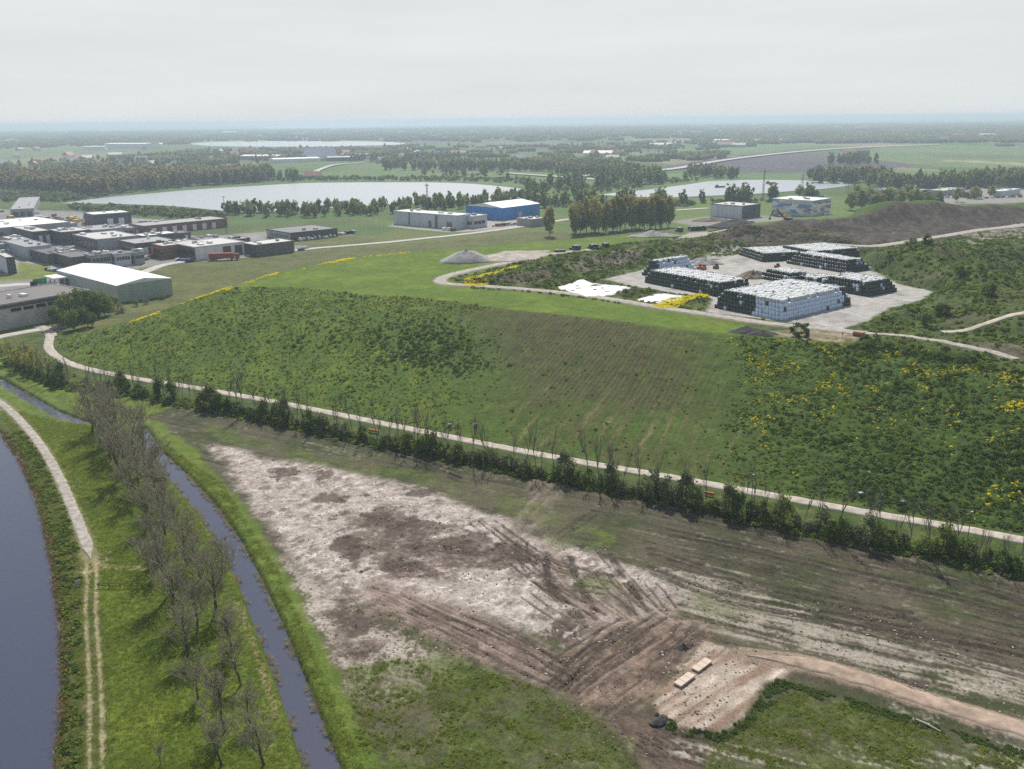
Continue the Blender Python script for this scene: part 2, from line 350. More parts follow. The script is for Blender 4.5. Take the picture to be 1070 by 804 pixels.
# --- construction field between hedge, stream and frame bottom
field = PL([(150, 436), (205, 470), (232, 505), (262, 545), (292, 600), (330, 680), (362, 760), (395, 830), (480, 1000), (1400, 1000), (1300, 660), (1075, 604), (900, 566), (700, 527), (560, 498), (400, 460), (240, 428), (190, 420)])
sf = sdp(field, x, y, 30)
mf = ss(-1.0, 1.2, sf + 2.0 * f4 + .8 * f1)
along = fbm(aroad, droad * 0, 1, 1) * 0
st = fbm(droad * 1.0, aroad * .07, 2.2, 3, 21)     # streaks that follow the road
st2 = fbm(droad * 1.0 + 1.5 * f16, aroad * .045, 1.1, 3, 23)
mud = lerp(np.tile(A(.092, .082, .052), (len(x), 1)), A(.052, .060, .026), ss(-.25, .35, f16 + .5 * st))
mud = lerp(mud, A(.070, .092, .022), ss(.1, .6, f16 * .7 + f60 * .5 + .5 * f4 + .3 * fine) * .85)
mud = lerp(mud, A(.30, .275, .23), ss(.12, .55, st2 * .55 + .35 * f60 + .4 * f1 + .35 * f4) * .6)
mud = lerp(mud, A(.030, .028, .020), ss(.2, .5, -st2 + .35 * fine) * .8)
col = lerp(col, mud, mf)
m = ss(11, 8, droad + f4) * ss(.5, -.5, dtoe)
vg = lerp(np.tile(A(.048, .074, .018), (len(x), 1)), A(.085, .11, .03), ss(-.2, .4, f4 + .4 * f1)); col = lerp(col, vg, m * (1 - mf))
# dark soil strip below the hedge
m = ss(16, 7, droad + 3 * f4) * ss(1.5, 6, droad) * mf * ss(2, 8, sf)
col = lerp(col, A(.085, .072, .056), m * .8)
# pale ploughed sand
S1 = PL([(222, 466), (262, 470), (310, 481), (390, 499), (470, 519), (540, 548), (620, 578), (690, 598), (720, 620), (700, 645), (600, 668), (520, 655), (450, 640), (400, 628), (350, 640), (318, 600), (285, 560), (250, 515)])
s = sdp(S1, x, y, 30)
m1 = ss(-1.5, 2.5, s + 5 * f16 + 2.5 * f4 + .8 * f1)
drift = fbm(x * .5 + y * .5, (y - x) * .9, 2.0, 4, 31)
sand = lerp(np.tile(A(.43, .38, .34), (len(x), 1)), A(.30, .25, .215), ss(-.2, .5, drift + .3 * f16))
sand = lerp(sand, A(.19, .148, .125), ss(.15, .4, f4 * .7 + f16 * .7 + .4 * drift + .25 * fine))
sand = lerp(sand, A(.098, .073, .06), ss(.28, .45, f16 + .35 * f4 + .15 * f60 + .2 * fine))
sand = lerp(sand, A(.62, .57, .52), ss(.2, .42, -drift + .5 * fine + .2 * f4) * .75)
rid = 1 - np.abs(fbm(x * .75 + y * .4, y * 1.1 - x * .5, 1.5, 3, 35)) * 2.2
sand = lerp(sand, A(.17, .13, .11), ss(.55, .95, rid) * ss(-.2, .3, f4) * .75)
mz = mz * (1 - m1) + m1 * (.30 * drift + .16 * fine + .10 * rid)
col = lerp(col, sand, m1 * .97)
# sparse sand left and right of it
S2 = PL([(296, 585), (360, 625), (400, 650), (470, 700), (450, 730), (410, 760), (372, 752), (348, 720), (318, 650)])
s = sdp(S2, x, y, 20); m = ss(.05, .45, f4 * .6 + .5 * f16 + .5 * fine + .12 * np.clip(s, -4, 3)) * ss(-4, 2, s)
col = lerp(col, A(.115, .09, .065), ss(-3, 2, s + 3 * f4) * .7); col = lerp(col, A(.40, .355, .30), m * .9)
S3 = PL([(690, 590), (760, 600), (860, 640), (960, 670), (1100, 700), (1100, 745), (950, 720), (860, 690), (780, 672), (700, 640)])
s = sdp(S3, x, y, 25); m = ss(.0, .5, st2 * .6 + .5 * f4 + .3 * fine + .10 * np.clip(s, -4, 3)) * ss(-4, 3, s)
col = lerp(col, A(.36, .32, .265), m * .8)
for poly in ([(375, 535), (420, 530), (470, 548), (560, 572), (640, 600), (600, 612), (520, 596), (470, 602), (420, 606), (385, 590), (350, 572)], [(340, 620), (390, 640), (400, 680), (372, 690), (345, 660)], [(560, 600), (660, 612), (700, 640), (640, 650), (570, 630)]):
    s = sdp(PL(poly), x, y, 20); wv = fbm(x * .8 + y * .3, y * 1.2 - x * .4, 5, 4, 79)
    m = ss(-.05, .3, wv + .12 * np.clip(s, -5, 4) + .4 * f1 + .2 * fine); col = lerp(col, lerp(np.tile(A(.085, .063, .052), (len(x), 1)), A(.17, .128, .105), ss(-.2, .4, f1 + f4)), m * ss(-5, 1, s) * .9)
# brown patches on the sand
for (cx, cyy, rw, rh) in ((418, 592, 30, 7), (400, 545, 34, 12), (368, 578, 26, 12), (480, 572, 40, 9), (530, 578, 60, 8), (380, 655, 14, 18), (395, 702, 10, 8), (960, 716, 24, 6), (300, 495, 18, 4), (350, 520, 24, 5), (440, 515, 22, 4)):
    c = P(cx, cyy); e = P(cx + rw, cyy); g = P(cx, cyy + rh)
    q = np.hypot((x - c[0]) / np.hypot(*(e - c)), (y - c[1]) / np.hypot(*(g - c)))
    m = ss(1.05, .6, q + 1.1 * f4 + 1.4 * fbm(x, y, 8, 3, 77) + .5 * f1 + .35 * drift); col = lerp(col, A(.090, .066, .054), m * .85); mz = mz - .12 * m
# churned brown tracks
def churn(poly, dirv, seed, c0, c1, amt=.95, soft=2.0):
    global col, mz
    s = sdp(PL(poly), x, y, 25); m = ss(-soft, soft, s + 2.6 * f4 + 1.0 * f1)
    a, b = P(*dirv[0]), P(*dirv[1]); u = (b - a) / np.hypot(*(b - a)); v = A(-u[1], u[0])
    al = x * u[0] + y * u[1]; ac = x * v[0] + y * v[1]
    wob = ac + .9 * f4 + .5 * f16; k = .6 * fbm(al * .07, wob, 1.3, 3, seed) + .45 * fbm(x, y, 2.6, 3, seed + 4) + .3 * f1; k2 = fbm(al * .04, ac + .3 * f4, .5, 2, seed + 9)
    cc = lerp(np.tile(A(*c0), (len(x), 1)), A(*c1), ss(-.35, .45, k + .45 * k2 + .35 * f4))
    cc = lerp(cc, A(.46, .40, .34), ss(.42, .75, k + .4 * f4) * .7)
    cc = lerp(cc, A(.05, .04, .032), ss(.25, .6, -k - .3 * k2) * .8)
    col = lerp(col, cc, m * amt); mz = mz * (1 - m) + m * (.16 * k + .10 * k2 + .05 * fine)
churn([(378, 607), (430, 618), (480, 634), (540, 662), (600, 690), (640, 712), (610, 728), (570, 716), (500, 692), (440, 664), (392, 636)], ((400, 620), (600, 712)), 41, (.13, .096, .075), (.27, .205, .17))
churn([(590, 690), (630, 655), (700, 640), (740, 655), (735, 672), (705, 705), (675, 738), (672, 756), (645, 756), (600, 730), (570, 715)], ((600, 726), (716, 645)), 43, (.088, .064, .049), (.24, .175, .135))
churn([(650, 740), (690, 745), (716, 768), (735, 790), (720, 830), (660, 830), (668, 790), (640, 765)], ((650, 745), (700, 800)), 44, (.085, .062, .05), (.15, .11, .085), .9)
churn([(555, 560), (570, 560), (600, 610), (640, 640), (620, 655), (585, 630)], ((560, 565), (630, 645)), 45, (.15, .11, .085), (.30, .24, .2), .8, 1.4)
churn([(640, 600), (700, 625), (735, 655), (690, 650), (640, 640), (560, 625), (600, 610)], ((640, 600), (720, 650)), 46, (.13, .10, .075), (.33, .27, .22), .75)
churn([(560, 495), (600, 500), (560, 560), (520, 575)], ((600, 500), (530, 575)), 47, (.12, .095, .07), (.26, .215, .17), .65, 1.4)
for t in ([(598, 590), (604, 612), (622, 640)], [(572, 585), (572, 605), (584, 630), (610, 655)], [(640, 586), (650, 605), (668, 625)], [(480, 505), (470, 500)], [(440, 500), (452, 490)], [(610, 545), (585, 565)], [(622, 540), (600, 556)],
          [(720, 545), (860, 570), (1000, 610), (1090, 640)], [(700, 560), (860, 596), (1000, 628), (1090, 655)], [(680, 600), (770, 632), (900, 655), (1090, 690)], [(360, 455), (300, 442), (240, 436)], [(680, 580), (800, 618), (960, 650)], [(240, 432), (400, 472), (480, 500)]):
    for off in (0, 3.0):
        q = smooth(PL(t)); q = q + A(0, off * .8); d, _ = dline(q, x, y, 3); m = ss(.75, .3, d + .3 * f1)
        col = lerp(col, A(.055, .044, .034), m * .8 * (ss(-.5, .1, f4))); mz = mz - .14 * m + .10 * ss(.5, .8, d) * ss(1.3, .8, d)
g_ = np.random.default_rng(77)
curves = [([(705, 640), (660, 680), (610, 730)], 9, 14), ([(400, 622), (500, 668), (600, 715)], 5, 6), ([(560, 500), (548, 530), (530, 572), (560, 610), (620, 650)], 4, 5), ([(690, 560), (780, 585), (900, 620), (1090, 668)], 8, 16), ([(720, 600), (800, 630), (920, 660), (1090, 700)], 6, 9), ([(560, 515), (700, 545), (860, 580), (1090, 640)], 5, 10), ([(640, 760), (690, 775), (740, 800)], 5, 5), ([(600, 545), (640, 590), (680, 640)], 4, 6), ([(480, 540), (560, 590), (640, 610)], 4, 8)]
for cv, n_, spread in curves:
    base = smooth(PL(cv)); t0 = np.linspace(0, 1, len(base)); nn = np.gradient(base, axis=0); nn = np.stack([-nn[:, 1], nn[:, 0]], -1) / np.linalg.norm(nn, axis=1)[:, None]
    for k in range(n_):
        a0, a1 = sorted(g_.uniform(0, 1, 2)); a1 = min(1, a1 + .3); sel = (t0 >= a0) & (t0 <= a1)
        if sel.sum() < 3: continue
        q0 = base + nn * (g_.uniform(-.5, .5) * spread + 1.2 * np.sin(t0 * g_.uniform(2, 7) + g_.uniform(0, 6)))[:, None]
        for off in (-.95, .95):
            d, _ = dline((q0 + nn * off)[sel], x, y, 2); m = ss(.34, .16, d + .16 * f1 + .1 * fine) * ss(-.45, .05, f4 + .4 * f1 + .15); col = lerp(col, A(.075, .057, .046), m * .75); mz = mz - .09 * m + .07 * ss(.25, .4, d) * ss(.7, .4, d)
# pad and the low ground round it
s = sdp(PAD, x, y, 15); m = ss(-.6, .7, s + 1.3 * f4 + .6 * f1)
a_, b_ = P(690, 755), P(790, 690); u = (b_ - a_) / np.hypot(*(b_ - a_)); kk = fbm((x * u[0] + y * u[1]) * .1, (-x * u[1] + y * u[0]) + .5 * f4, 1.6, 3, 61)
padc = lerp(np.tile(A(.40, .335, .275), (len(x), 1)), A(.235, .165, .12), ss(-.25, .3, kk + .5 * f4)); padc = lerp(padc, A(.52, .46, .40), ss(.3, .6, -kk + .3 * f1)); col = lerp(col, padc, m)
mz = mz * (1 - m) + m * (.09 * kk + .03 * fine)
d, _ = dline(DIRTRD, x, y, 14); m = ss(2.6, 1.9, d + .5 * f1 + .4 * f4); col = lerp(col, A(.25, .19, .145), m); mz *= 1 - ss(3, 2, d) * .8
# green at the foot of the picture
for poly, c0, amt in (([(360, 700), (400, 690), (470, 690), (540, 712), (590, 728), (640, 765), (668, 800), (660, 900), (400, 900), (380, 800)], (.075, .115, .022), .85),
                      ([(830, 722), (900, 740), (1000, 772), (1100, 806), (1100, 900), (740, 900), (735, 790), (760, 772), (800, 740)], (.068, .105, .026), .85),
                      ([(600, 600), (660, 610), (640, 622), (580, 606)], (.08, .12, .025), .6), ([(560, 545), (640, 560), (620, 575), (560, 565)], (.07, .115, .02), .7), ([(725, 622), (790, 628), (770, 650), (722, 645)], (.08, .115, .03), .6),
                      ([(210, 440), (300, 468), (480, 502), (600, 540), (640, 560), (560, 545), (440, 505), (300, 482), (225, 462)], (.085, .125, .022), .7)):
    s = sdp(PL(poly), x, y, 20); m = ss(-1.5, 1.5, s + 3.0 * f4 + .8 * f1) * ss(-.35, .35, f4 * .8 + .6 * fine + .5 * f16 + .1)
    col = lerp(col, lerp(np.tile(A(*c0), (len(x), 1)), A(.115, .14, .035), ss(0, .5, f1 + f4)), m * amt * .85)
    col = lerp(col, A(.10, .085, .055), ss(-2, 2, s) * ss(.12, .4, .6 * f4 - .5 * f16 + .4 * fine) * .75)
s = sdp(PL([(700, 775), (850, 782), (1100, 790), (1100, 812), (800, 800), (700, 792)]), x, y, 12); m = ss(.0, .35, st2 + .4 * fine) * ss(-1, 1, s + f4); col = lerp(col, A(.40, .37, .31), m * .8)
s = sdp(PL([(930, 735), (1100, 770), (1100, 800), (940, 765)]), x, y, 12); m = ss(.1, .5, f4 + fine * .6) * ss(-2, 2, s); col = lerp(col, A(.36, .33, .28), m * .6)
# lush banks of the stream, canal edge, worn side path
for poly in (STREAM, STREAM2):
    s = -sdp(poly, x, y, 12); m = ss(5.5, 3.5, s + 1.5 * f4) * (1 - .0 * m1)
    col = lerp(col, lerp(np.tile(A(.085, .128, .020), (len(x), 1)), A(.125, .165, .03), ss(-.3, .4, f4)), m); mz *= 1 - .6 * m
    m = ss(.7, .1, s + .4 * f1); col = lerp(col, A(.03, .035, .02), m * .8)
    m = ss(.9, .3, np.abs(s - .15) * 2 + .7 * fine + .2) * ss(.1, .4, f4 + .3 * f1); col = lerp(col, A(.38, .34, .24), m * .8)
s = -sdp(CANAL, x, y, 25); m = ss(7.5, 5.0, s + 2.5 * f4)
bank = lerp(np.tile(A(.060, .078, .022), (len(x), 1)), A(.11, .095, .045), ss(-.1, .5, f4 + .4 * f1)); bank = lerp(bank, A(.10, .13, .025), ss(.1, .5, -f4 + .3 * fine))
col = lerp(col, bank, m * .9); mz = mz + m * .18 * f1
m = ss(1.6, .4, s + f1); col = lerp(col, A(.125, .075, .045), m * .8)
d, _ = dline(SIDEP, x, y, 5); m = ss(.65, .2, d + .35 * f1); col = lerp(col, A(.30, .25, .13), m * .8)
d, _ = dline(TRACK, x, y, 5); m = ss(.5, .08, np.abs(d - .72) + .45 * f1 + .2 * fine) * ss(-.6, .15, f4 + .5 * fine + .1); col = lerp(col, A(.38, .32, .205), m * .8); m = ss(1.7, .9, d + .5 * f1) * ss(-.1, .4, f4 + .4 * f1); col = lerp(col, A(.20, .18, .085), m * .6); m = ss(.5, .2, d); col = lerp(col, A(.10, .11, .035), m * .5)
c = P(98, 592); q = np.hypot((x - c[0]) / 2.4, (y - c[1]) / 5.0); m = ss(1.2, .5, q + .7 * f1 + .3 * f4); col = lerp(col, A(.36, .30, .19), m * .85)
d, _ = dline(PL([(100, 590), (120, 593), (150, 595)]), x, y, 4); m = ss(1.1, .3, d + .6 * f1); col = lerp(col, A(.34, .28, .16), m * .7)
d, _ = dline(PATH, x, y, 6); m = ss(2.2, 1.6, d + .3 * f1); col = lerp(col, A(.22, .2, .11), m * .6); mz *= 1 - .8 * ss(2.5, 1.5, d)
d, _ = dline(PL([(160, 470), (300, 480), (360, 700), (385, 800)]), x, y, 1)
# --- slope of the landfill
ms = ss(-.5, 1.0, dtoe + .5 * f1)
sxp = px_ + 10 * f16                                # where along the slope, measured as seen in the photograph at this place
fall = fbm(aroad * 1.0 + 1.0 * f4, droad * .10, 1.9, 3, 71); fall2 = fbm(aroad, droad * .05, .8, 2, 73)
sg = lerp(np.tile(A(.075, .122, .020), (len(x), 1)), A(.052, .092, .015), ss(-.3, .4, f4 + .3 * f16))
sg = lerp(sg, A(.088, .128, .022), ss(.1, .55, f16 + .3 * fall) * .8)
frac = np.clip(dtoe / (dtoe + np.maximum(-dcr, 0) + 1e-6), 0, 1)
midm = np.exp(-(np.abs(sxp - (630 - 60 * (frac - .5))) / 125.0) ** 3)
sg = lerp(sg, A(.098, .096, .034), midm * ss(-.6, .3, fall + .5 * f16 + .4 * (frac - .35)) * .9)
rowp = np.sin(2 * np.pi * (aroad + .35 * f4) / 1.45) * .42 + .55 * f1 + .35 * fall2 + .5 * f4
sg = lerp(sg, A(.050, .043, .025), midm * ss(-.35, .35, rowp) * ss(.22, .5, frac + .25 * f16) * .8)
sg = lerp(sg, A(.22, .20, .085), midm * ss(.2, .6, fall + .3 * fine) * ss(.65, .15, frac) * .85)
sg = lerp(sg, A(.050, .085, .016), ss(740, 900, sxp + 30 * f60) * .75 * ss(-.6, .3, f4 + .3))  # lush green to the right, with cloud shade darkened into it
sg = lerp(sg, A(.034, .060, .016), np.exp(-((px_ - 450) / 75.0) ** 2 - ((frac - .68) / .26) ** 2) * ss(-.35, .25, f4 + f16) * .85)
sg = lerp(sg, A(.132, .172, .021), ss(-.25, .4, f4 + .5 * f16) * ss(540, 420, sxp) * .85)
col = lerp(col, sg, ms)
clump = np.maximum(0, fbm(x, y, 2.2, 3, 81)) * (1.0 - .75 * midm) * (.45 + .55 * ss(700, 850, px_)) - .14 * rowp * midm
mz = mz * (1 - ms) + ms * (.75 * clump + .16 * f1)
bk = ss(-150, -60, 0 * x) * ss(.0, 1.0, (y - 262) / 40 + (x + 130) / 60 * -.5)
# --- top of the landfill
mt = ss(-2.0, 1.5, dcr + 1.0 * f4)
tg = lerp(np.tile(A(.086, .138, .014), (len(x), 1)), A(.125, .175, .018), ss(-.2, .5, f16 + .5 * f4)); tg = lerp(tg, A(.10, .105, .03), ss(.25, .6, f60 * .6 + f16 * .5))
rough_ = PL([(495, 303), (470, 292), (520, 280), (600, 262), (690, 250), (760, 248), (850, 236), (1300, 212), (1400, 440), (1200, 412), (1070, 390), (940, 368), (860, 359), (790, 351), (800, 344), (735, 330), (610, 312), (540, 304)], HZ)
s = sdp(rough_, x, y, 30); mr = ss(-2, 2, s + 2 * f4)
rg = lerp(np.tile(A(.050, .076, .018), (len(x), 1)), A(.085, .115, .026), ss(-.2, .4, f4 + .5 * f16)); rg = lerp(rg, A(.088, .082, .045), ss(.05, .5, -f16 + .3 * f4 + .2 * f60) * .85)
tg = lerp(tg, rg, mr)
soilpoly = PL([(700, 250), (770, 238), (820, 228), (900, 219), (1000, 213), (1150, 205), (1150, 232), (1010, 236), (930, 246), (860, 247), (790, 243)], HZ + 6)
s = sdp(soilpoly, x, y, 30); m = ss(-3, 3, s + 6 * f16 + 3 * f4)
soil = lerp(np.tile(A(.042, .034, .029), (len(x), 1)), A(.095, .076, .062), ss(-.2, .4, f4 + .4 * f16)); soil = lerp(soil, A(.05, .075, .02), ss(.3, .6, f16 + .3 * f60) * .8)
tg = lerp(tg, soil, m)
for poly, c0 in (([(690, 258), (720, 250), (770, 244), (850, 242), (800, 250), (740, 256)], (.07, .055, .045)), ([(575, 283), (640, 268), (680, 264), (660, 272), (600, 282)], (.115, .10, .075)), ([(520, 290), (570, 284), (590, 287), (550, 294), (515, 296)], (.085, .075, .045)),
                 ([(985, 352), (1060, 360), (1100, 372), (1010, 366)], (.09, .085, .05)), ([(740, 320), (790, 330), (760, 322)], (.10, .10, .06)), ([(1000, 240), (1075, 235), (1100, 260), (1020, 256)], (.15, .13, .105))):
    s = sdp(PL(poly, HZ + 1.5), x, y, 20); m = ss(-2, 2, s + 2.5 * f4 + 2 * f16); tg = lerp(tg, lerp(np.tile(A(*c0), (len(x), 1)), A(*c0) * 1.7, ss(-.2, .5, f1 + f4)), m)
s = sdp(PL([(790, 346), (860, 344), (905, 349), (905, 358), (870, 358), (800, 350)], HZ), x, y, 10); m = ss(-1, 1, s + f4); tg = lerp(tg, lerp(np.tile(A(.27, .22, .15), (len(x), 1)), A(.12, .13, .05), ss(-.1, .3, f4)), m)
for poly in ([(505, 268), (530, 262), (575, 262), (560, 272), (520, 276)], [(720, 243), (760, 238), (790, 236), (770, 246), (700, 252)], [(655, 290), (700, 286), (760, 292), (700, 296), (640, 293)], [(745, 262), (775, 260), (760, 270), (735, 272)]):
    s = sdp(PL(poly, HZ), x, y, 12); m = ss(-1.5, 1.5, s + 2 * f4); tg = lerp(tg, A(.36, .33, .29), m * .9)
s = sdp(YARD, x, y, 10); m = ss(-.8, .8, s + 1.2 * f4 + .5 * f1)
tg = lerp(tg, lerp(np.tile(A(.37, .355, .33), (len(x), 1)), A(.26, .245, .225), ss(0, .5, f16 + .4 * f4)), m)
yard_m = m
d, _ = dline(TOPRD, x, y, 6); m = ss(3.2, 2.2, d + .4 * f1); tg = lerp(tg, A(.24, .21, .165), m)
col = lerp(col, tg, mt)
vegb = mr * (1 - yard_m)
soilm = ss(-3, 3, sdp(soilpoly, x, y, 30) + 6 * f16)
mz = mz * (1 - mt) + mt * (.12 * f1 + soilm * (1.1 * np.abs(f4) + 1.2 * np.abs(fbm(x, y, 9, 3, 87))) + vegb * (.9 * np.maximum(0, fbm(x, y, 2.6, 3, 85)) + .3 * f4))
for ln, wd in ((TOPRD, 3.2), (RTRD, 4.0), (RTRD2, 2.2), (RTRD3, 2.2), (ROAD, 3.0), (FARRD, 4.0)):
    d, _ = dline(ln, x, y, 10); mz *= ss(wd * .8, wd * 1.5, d)
mz *= 1 - yard_m
mz *= ss(620, 480, RAD[ix])
for poly in (CANAL, STREAM, STREAM2): mz *= ss(0, .9, np.abs(sdp(poly, x, y, 5)))
# industrial estate: paved ground with grass plots
EST = PL([(-120, 215), (0, 218), (60, 219), (140, 228), (230, 236), (250, 243), (330, 240), (370, 246), (355, 252), (300, 262), (250, 270), (178, 276), (160, 283), (120, 296), (70, 318), (40, 335), (-40, 352), (-200, 345)])
def paint_far(x, y, col, f16, f60):
    s = sdp(EST, x, y, 60); m = ss(-2, 2, s + 3 * f16); col = lerp(col, lerp(np.tile(A(.21, .205, .20), (len(x), 1)), A(.33, .315, .295), ss(-.2, .4, f60 + .4 * f16)), m * .95)
    for poly, c0 in (([(17, 287), (20, 274), (45, 278), (70, 284), (62, 291), (20, 293), (-20, 297), (-20, 288)], (.13, .155, .035)), ([(0, 343), (44, 331), (52, 336), (10, 350), (-40, 360)], (.09, .12, .025)), ([(135, 282), (165, 277), (175, 275), (150, 284)], (.12, .14, .04)),
                     ([(190, 236), (260, 236), (275, 242), (215, 248), (195, 246)], (.07, .095, .03)), ([(240, 238), (420, 226), (450, 232), (330, 236), (260, 243)], (.075, .10, .03)), ([(300, 247), (390, 246), (420, 250), (330, 257), (290, 257)], (.095, .105, .035)), ([(0, 213), (100, 215), (180, 222), (250, 232), (180, 230), (80, 221), (0, 219)], (.06, .09, .025))):
        s = sdp(PL(poly), x, y, 40); m = ss(-2, 2, s + 3 * f16); col = lerp(col, lerp(np.tile(A(*c0), (len(x), 1)), A(*c0) * 1.35, ss(-.2, .4, f16)), m)
    for poly, c0 in (([(405, 237), (420, 233), (560, 228), (565, 236), (500, 242), (470, 243)], (.33, .31, .28)), ([(700, 232), (742, 226), (800, 226), (830, 228), (810, 236), (740, 238)], (.24, .22, .20)), ([(640, 210), (760, 212), (870, 212), (860, 226), (800, 222), (700, 226)], (.10, .15, .03)),
                     ([(410, 240), (470, 244), (560, 236), (575, 240), (470, 252), (380, 258)], (.12, .135, .04)), ([(900, 198), (1075, 196), (1075, 212), (960, 214), (900, 208)], (.26, .24, .22))):
        s = sdp(PL(poly), x, y, 60); m = ss(-4, 4, s + 4 * f16); col = lerp(col, A(*c0), m * .95)
    return col
mlow = ss(1, -1, dtoe)
cf = paint_far(x, y, col.copy(), f16, f60); col = lerp(col, cf, mlow)
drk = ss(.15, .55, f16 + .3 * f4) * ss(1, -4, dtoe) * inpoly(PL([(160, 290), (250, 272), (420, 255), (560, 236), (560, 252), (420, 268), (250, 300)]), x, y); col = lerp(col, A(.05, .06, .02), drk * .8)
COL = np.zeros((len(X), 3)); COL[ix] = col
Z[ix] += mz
# --- far land: fields, wood floor, villages fading out
fx = np.where(~near)[0]; x = X[fx]; y = Y[fx]; F16 = fbm(x, y, 40, 3, 3); F60 = fbm(x, y, 150, 3, 4)
def parcels(x, y):
    u = x * .96 + y * .28; v = -x * .28 + y * .96; cu = np.floor(u / 260 + .35 * np.sin(v / 900)); cv = np.floor(v / 620 + .3 * np.sin(u / 1500 + cu))
    h = (np.sin(cu * 127.1 + cv * 311.7) * 43758.5453) % 1.0
    pal = np.array([(.085, .135, .035), (.11, .165, .045), (.07, .115, .03), (.12, .15, .06), (.10, .085, .075), (.19, .175, .11), (.075, .125, .035), (.13, .185, .055)])
    return pal[(h * 8).astype(int) % 8]
c2 = parcels(x, y); 
for poly, c0 in (([(640, 200), (700, 182), (760, 176), (880, 175), (1075, 185), (1075, 196), (900, 192), (860, 190), (760, 188)], (.095, .15, .045)), ([(690, 175), (760, 164), (890, 165), (960, 172), (930, 178), (850, 181), (740, 181)], (.085, .072, .085)),
                 ([(700, 182), (740, 181), (850, 182), (930, 178), (1075, 178), (1075, 190), (900, 190), (800, 188), (720, 190)], (.105, .165, .05)), ([(880, 158), (960, 151), (1075, 153), (1075, 180), (960, 172), (890, 165)], (.115, .165, .065)),
                 ([(960, 160), (1075, 163), (1075, 167), (980, 165)], (.10, .12, .06)), ([(985, 167), (1075, 171), (1075, 173), (990, 169)], (.27, .24, .14)), ([(640, 163), (700, 157), (800, 150), (860, 152), (800, 160), (700, 166), (645, 172)], (.105, .165, .06)),
                 ([(500, 180), (560, 177), (620, 183), (640, 190), (560, 196), (500, 192)], (.10, .155, .05)), ([(340, 180), (400, 174), (440, 178), (430, 184), (350, 186)], (.10, .155, .05)), ([(0, 160), (60, 157), (120, 155), (160, 157), (60, 163), (0, 168)], (.12, .15, .07)), ([(230, 172), (270, 170), (270, 178), (240, 178)], (.10, .16, .05)),
                 ([(640, 210), (900, 205), (900, 232), (700, 232), (640, 226)], (.10, .15, .035)), ([(380, 262), (600, 222), (640, 226), (560, 240), (500, 248)], (.105, .135, .035))):
    s = sdp(PL(poly), x, y, 200); m = ss(-10, 10, s + 18 * F16); c2 = lerp(c2, A(*c0), m)
c2 = c2 * (1 + .22 * F16 + .15 * F60)[:, None]
c2 = paint_far(x, y, c2, F16, F60)
COL[fx] = c2
COL = np.clip(COL, .006, .85)
V = np.stack([X, Y, Z], -1)
i0 = np.arange(nr - 1)[:, None] * ncol; j0 = np.arange(ncol)[None, :]; j1 = (j0 + 1) % ncol
F = np.stack([i0 + j0, i0 + j1, i0 + ncol + j1, i0 + ncol + j0], -1).reshape(-1, 4)[:, ::-1]
me = mesh_np('ground', V, F, M['ground'], True)
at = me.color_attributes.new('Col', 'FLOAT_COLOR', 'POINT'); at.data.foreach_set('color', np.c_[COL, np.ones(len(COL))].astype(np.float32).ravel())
tag(link('ground', me), 'open ground of meadow, bare soil, landfill slope and far fields', None, None, 'structure')
del V, F, COL

# ------------------------------------------------------------------ water and roads
def sheet(name, pts, z, mat, label):
    bm = bmesh.new(); vs = [bm.verts.new((a, b, z)) for a, b in pts]; f = bm.faces.new(vs)
    if f.normal.z < 0: f.normal_flip()
    bmesh.ops.triangulate(bm, faces=[f]); me = bpy.data.meshes.new(name); bm.to_mesh(me); bm.free(); me.materials.append(mat)
    return tag(link(name, me), label, None, None, 'structure')
def grow(pts, d):
    pts = np.asarray(pts); c = pts.mean(0); a = np.roll(pts, 1, 0); b = np.roll(pts, -1, 0); t = b - a; n_ = np.stack([t[:, 1], -t[:, 0]], -1); n_ /= np.linalg.norm(n_, axis=1)[:, None] + 1e-9
    ar = np.sum(pts[:, 0] * np.roll(pts[:, 1], -1) - pts[:, 1] * np.roll(pts[:, 0], -1)); return pts + n_ * d * (1 if ar > 0 else -1)
sheet('canal_water', grow(CANAL, 1.2), -.75, M['canal'], 'broad dark canal along the left edge')
sheet('stream_water', grow(STREAM2, .8), -.8, M['canal'], 'narrow blue drainage stream between grassy banks')
sheet('ditch_water', grow(STREAM, .5), -.75, M['canal'], 'thin reed-fringed ditch at far left')
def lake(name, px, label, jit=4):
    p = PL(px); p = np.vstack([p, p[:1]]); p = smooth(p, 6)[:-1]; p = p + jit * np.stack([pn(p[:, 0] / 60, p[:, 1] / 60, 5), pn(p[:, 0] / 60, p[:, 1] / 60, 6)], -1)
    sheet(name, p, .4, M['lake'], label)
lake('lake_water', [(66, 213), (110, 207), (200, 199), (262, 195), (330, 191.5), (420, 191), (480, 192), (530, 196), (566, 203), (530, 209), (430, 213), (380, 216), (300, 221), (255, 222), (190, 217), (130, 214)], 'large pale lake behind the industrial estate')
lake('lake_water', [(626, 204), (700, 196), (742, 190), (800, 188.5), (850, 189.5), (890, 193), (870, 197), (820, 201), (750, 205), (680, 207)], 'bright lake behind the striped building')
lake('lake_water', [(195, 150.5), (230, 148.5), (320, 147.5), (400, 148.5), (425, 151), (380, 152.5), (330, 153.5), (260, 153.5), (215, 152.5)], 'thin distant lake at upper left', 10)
lake('lake_water', [(270, 133), (330, 130.6), (480, 128.2), (640, 126), (735, 125.6), (735, 126.8), (600, 129), (440, 131.6), (300, 134.6)], 'long pale strip of water below the horizon', 0)
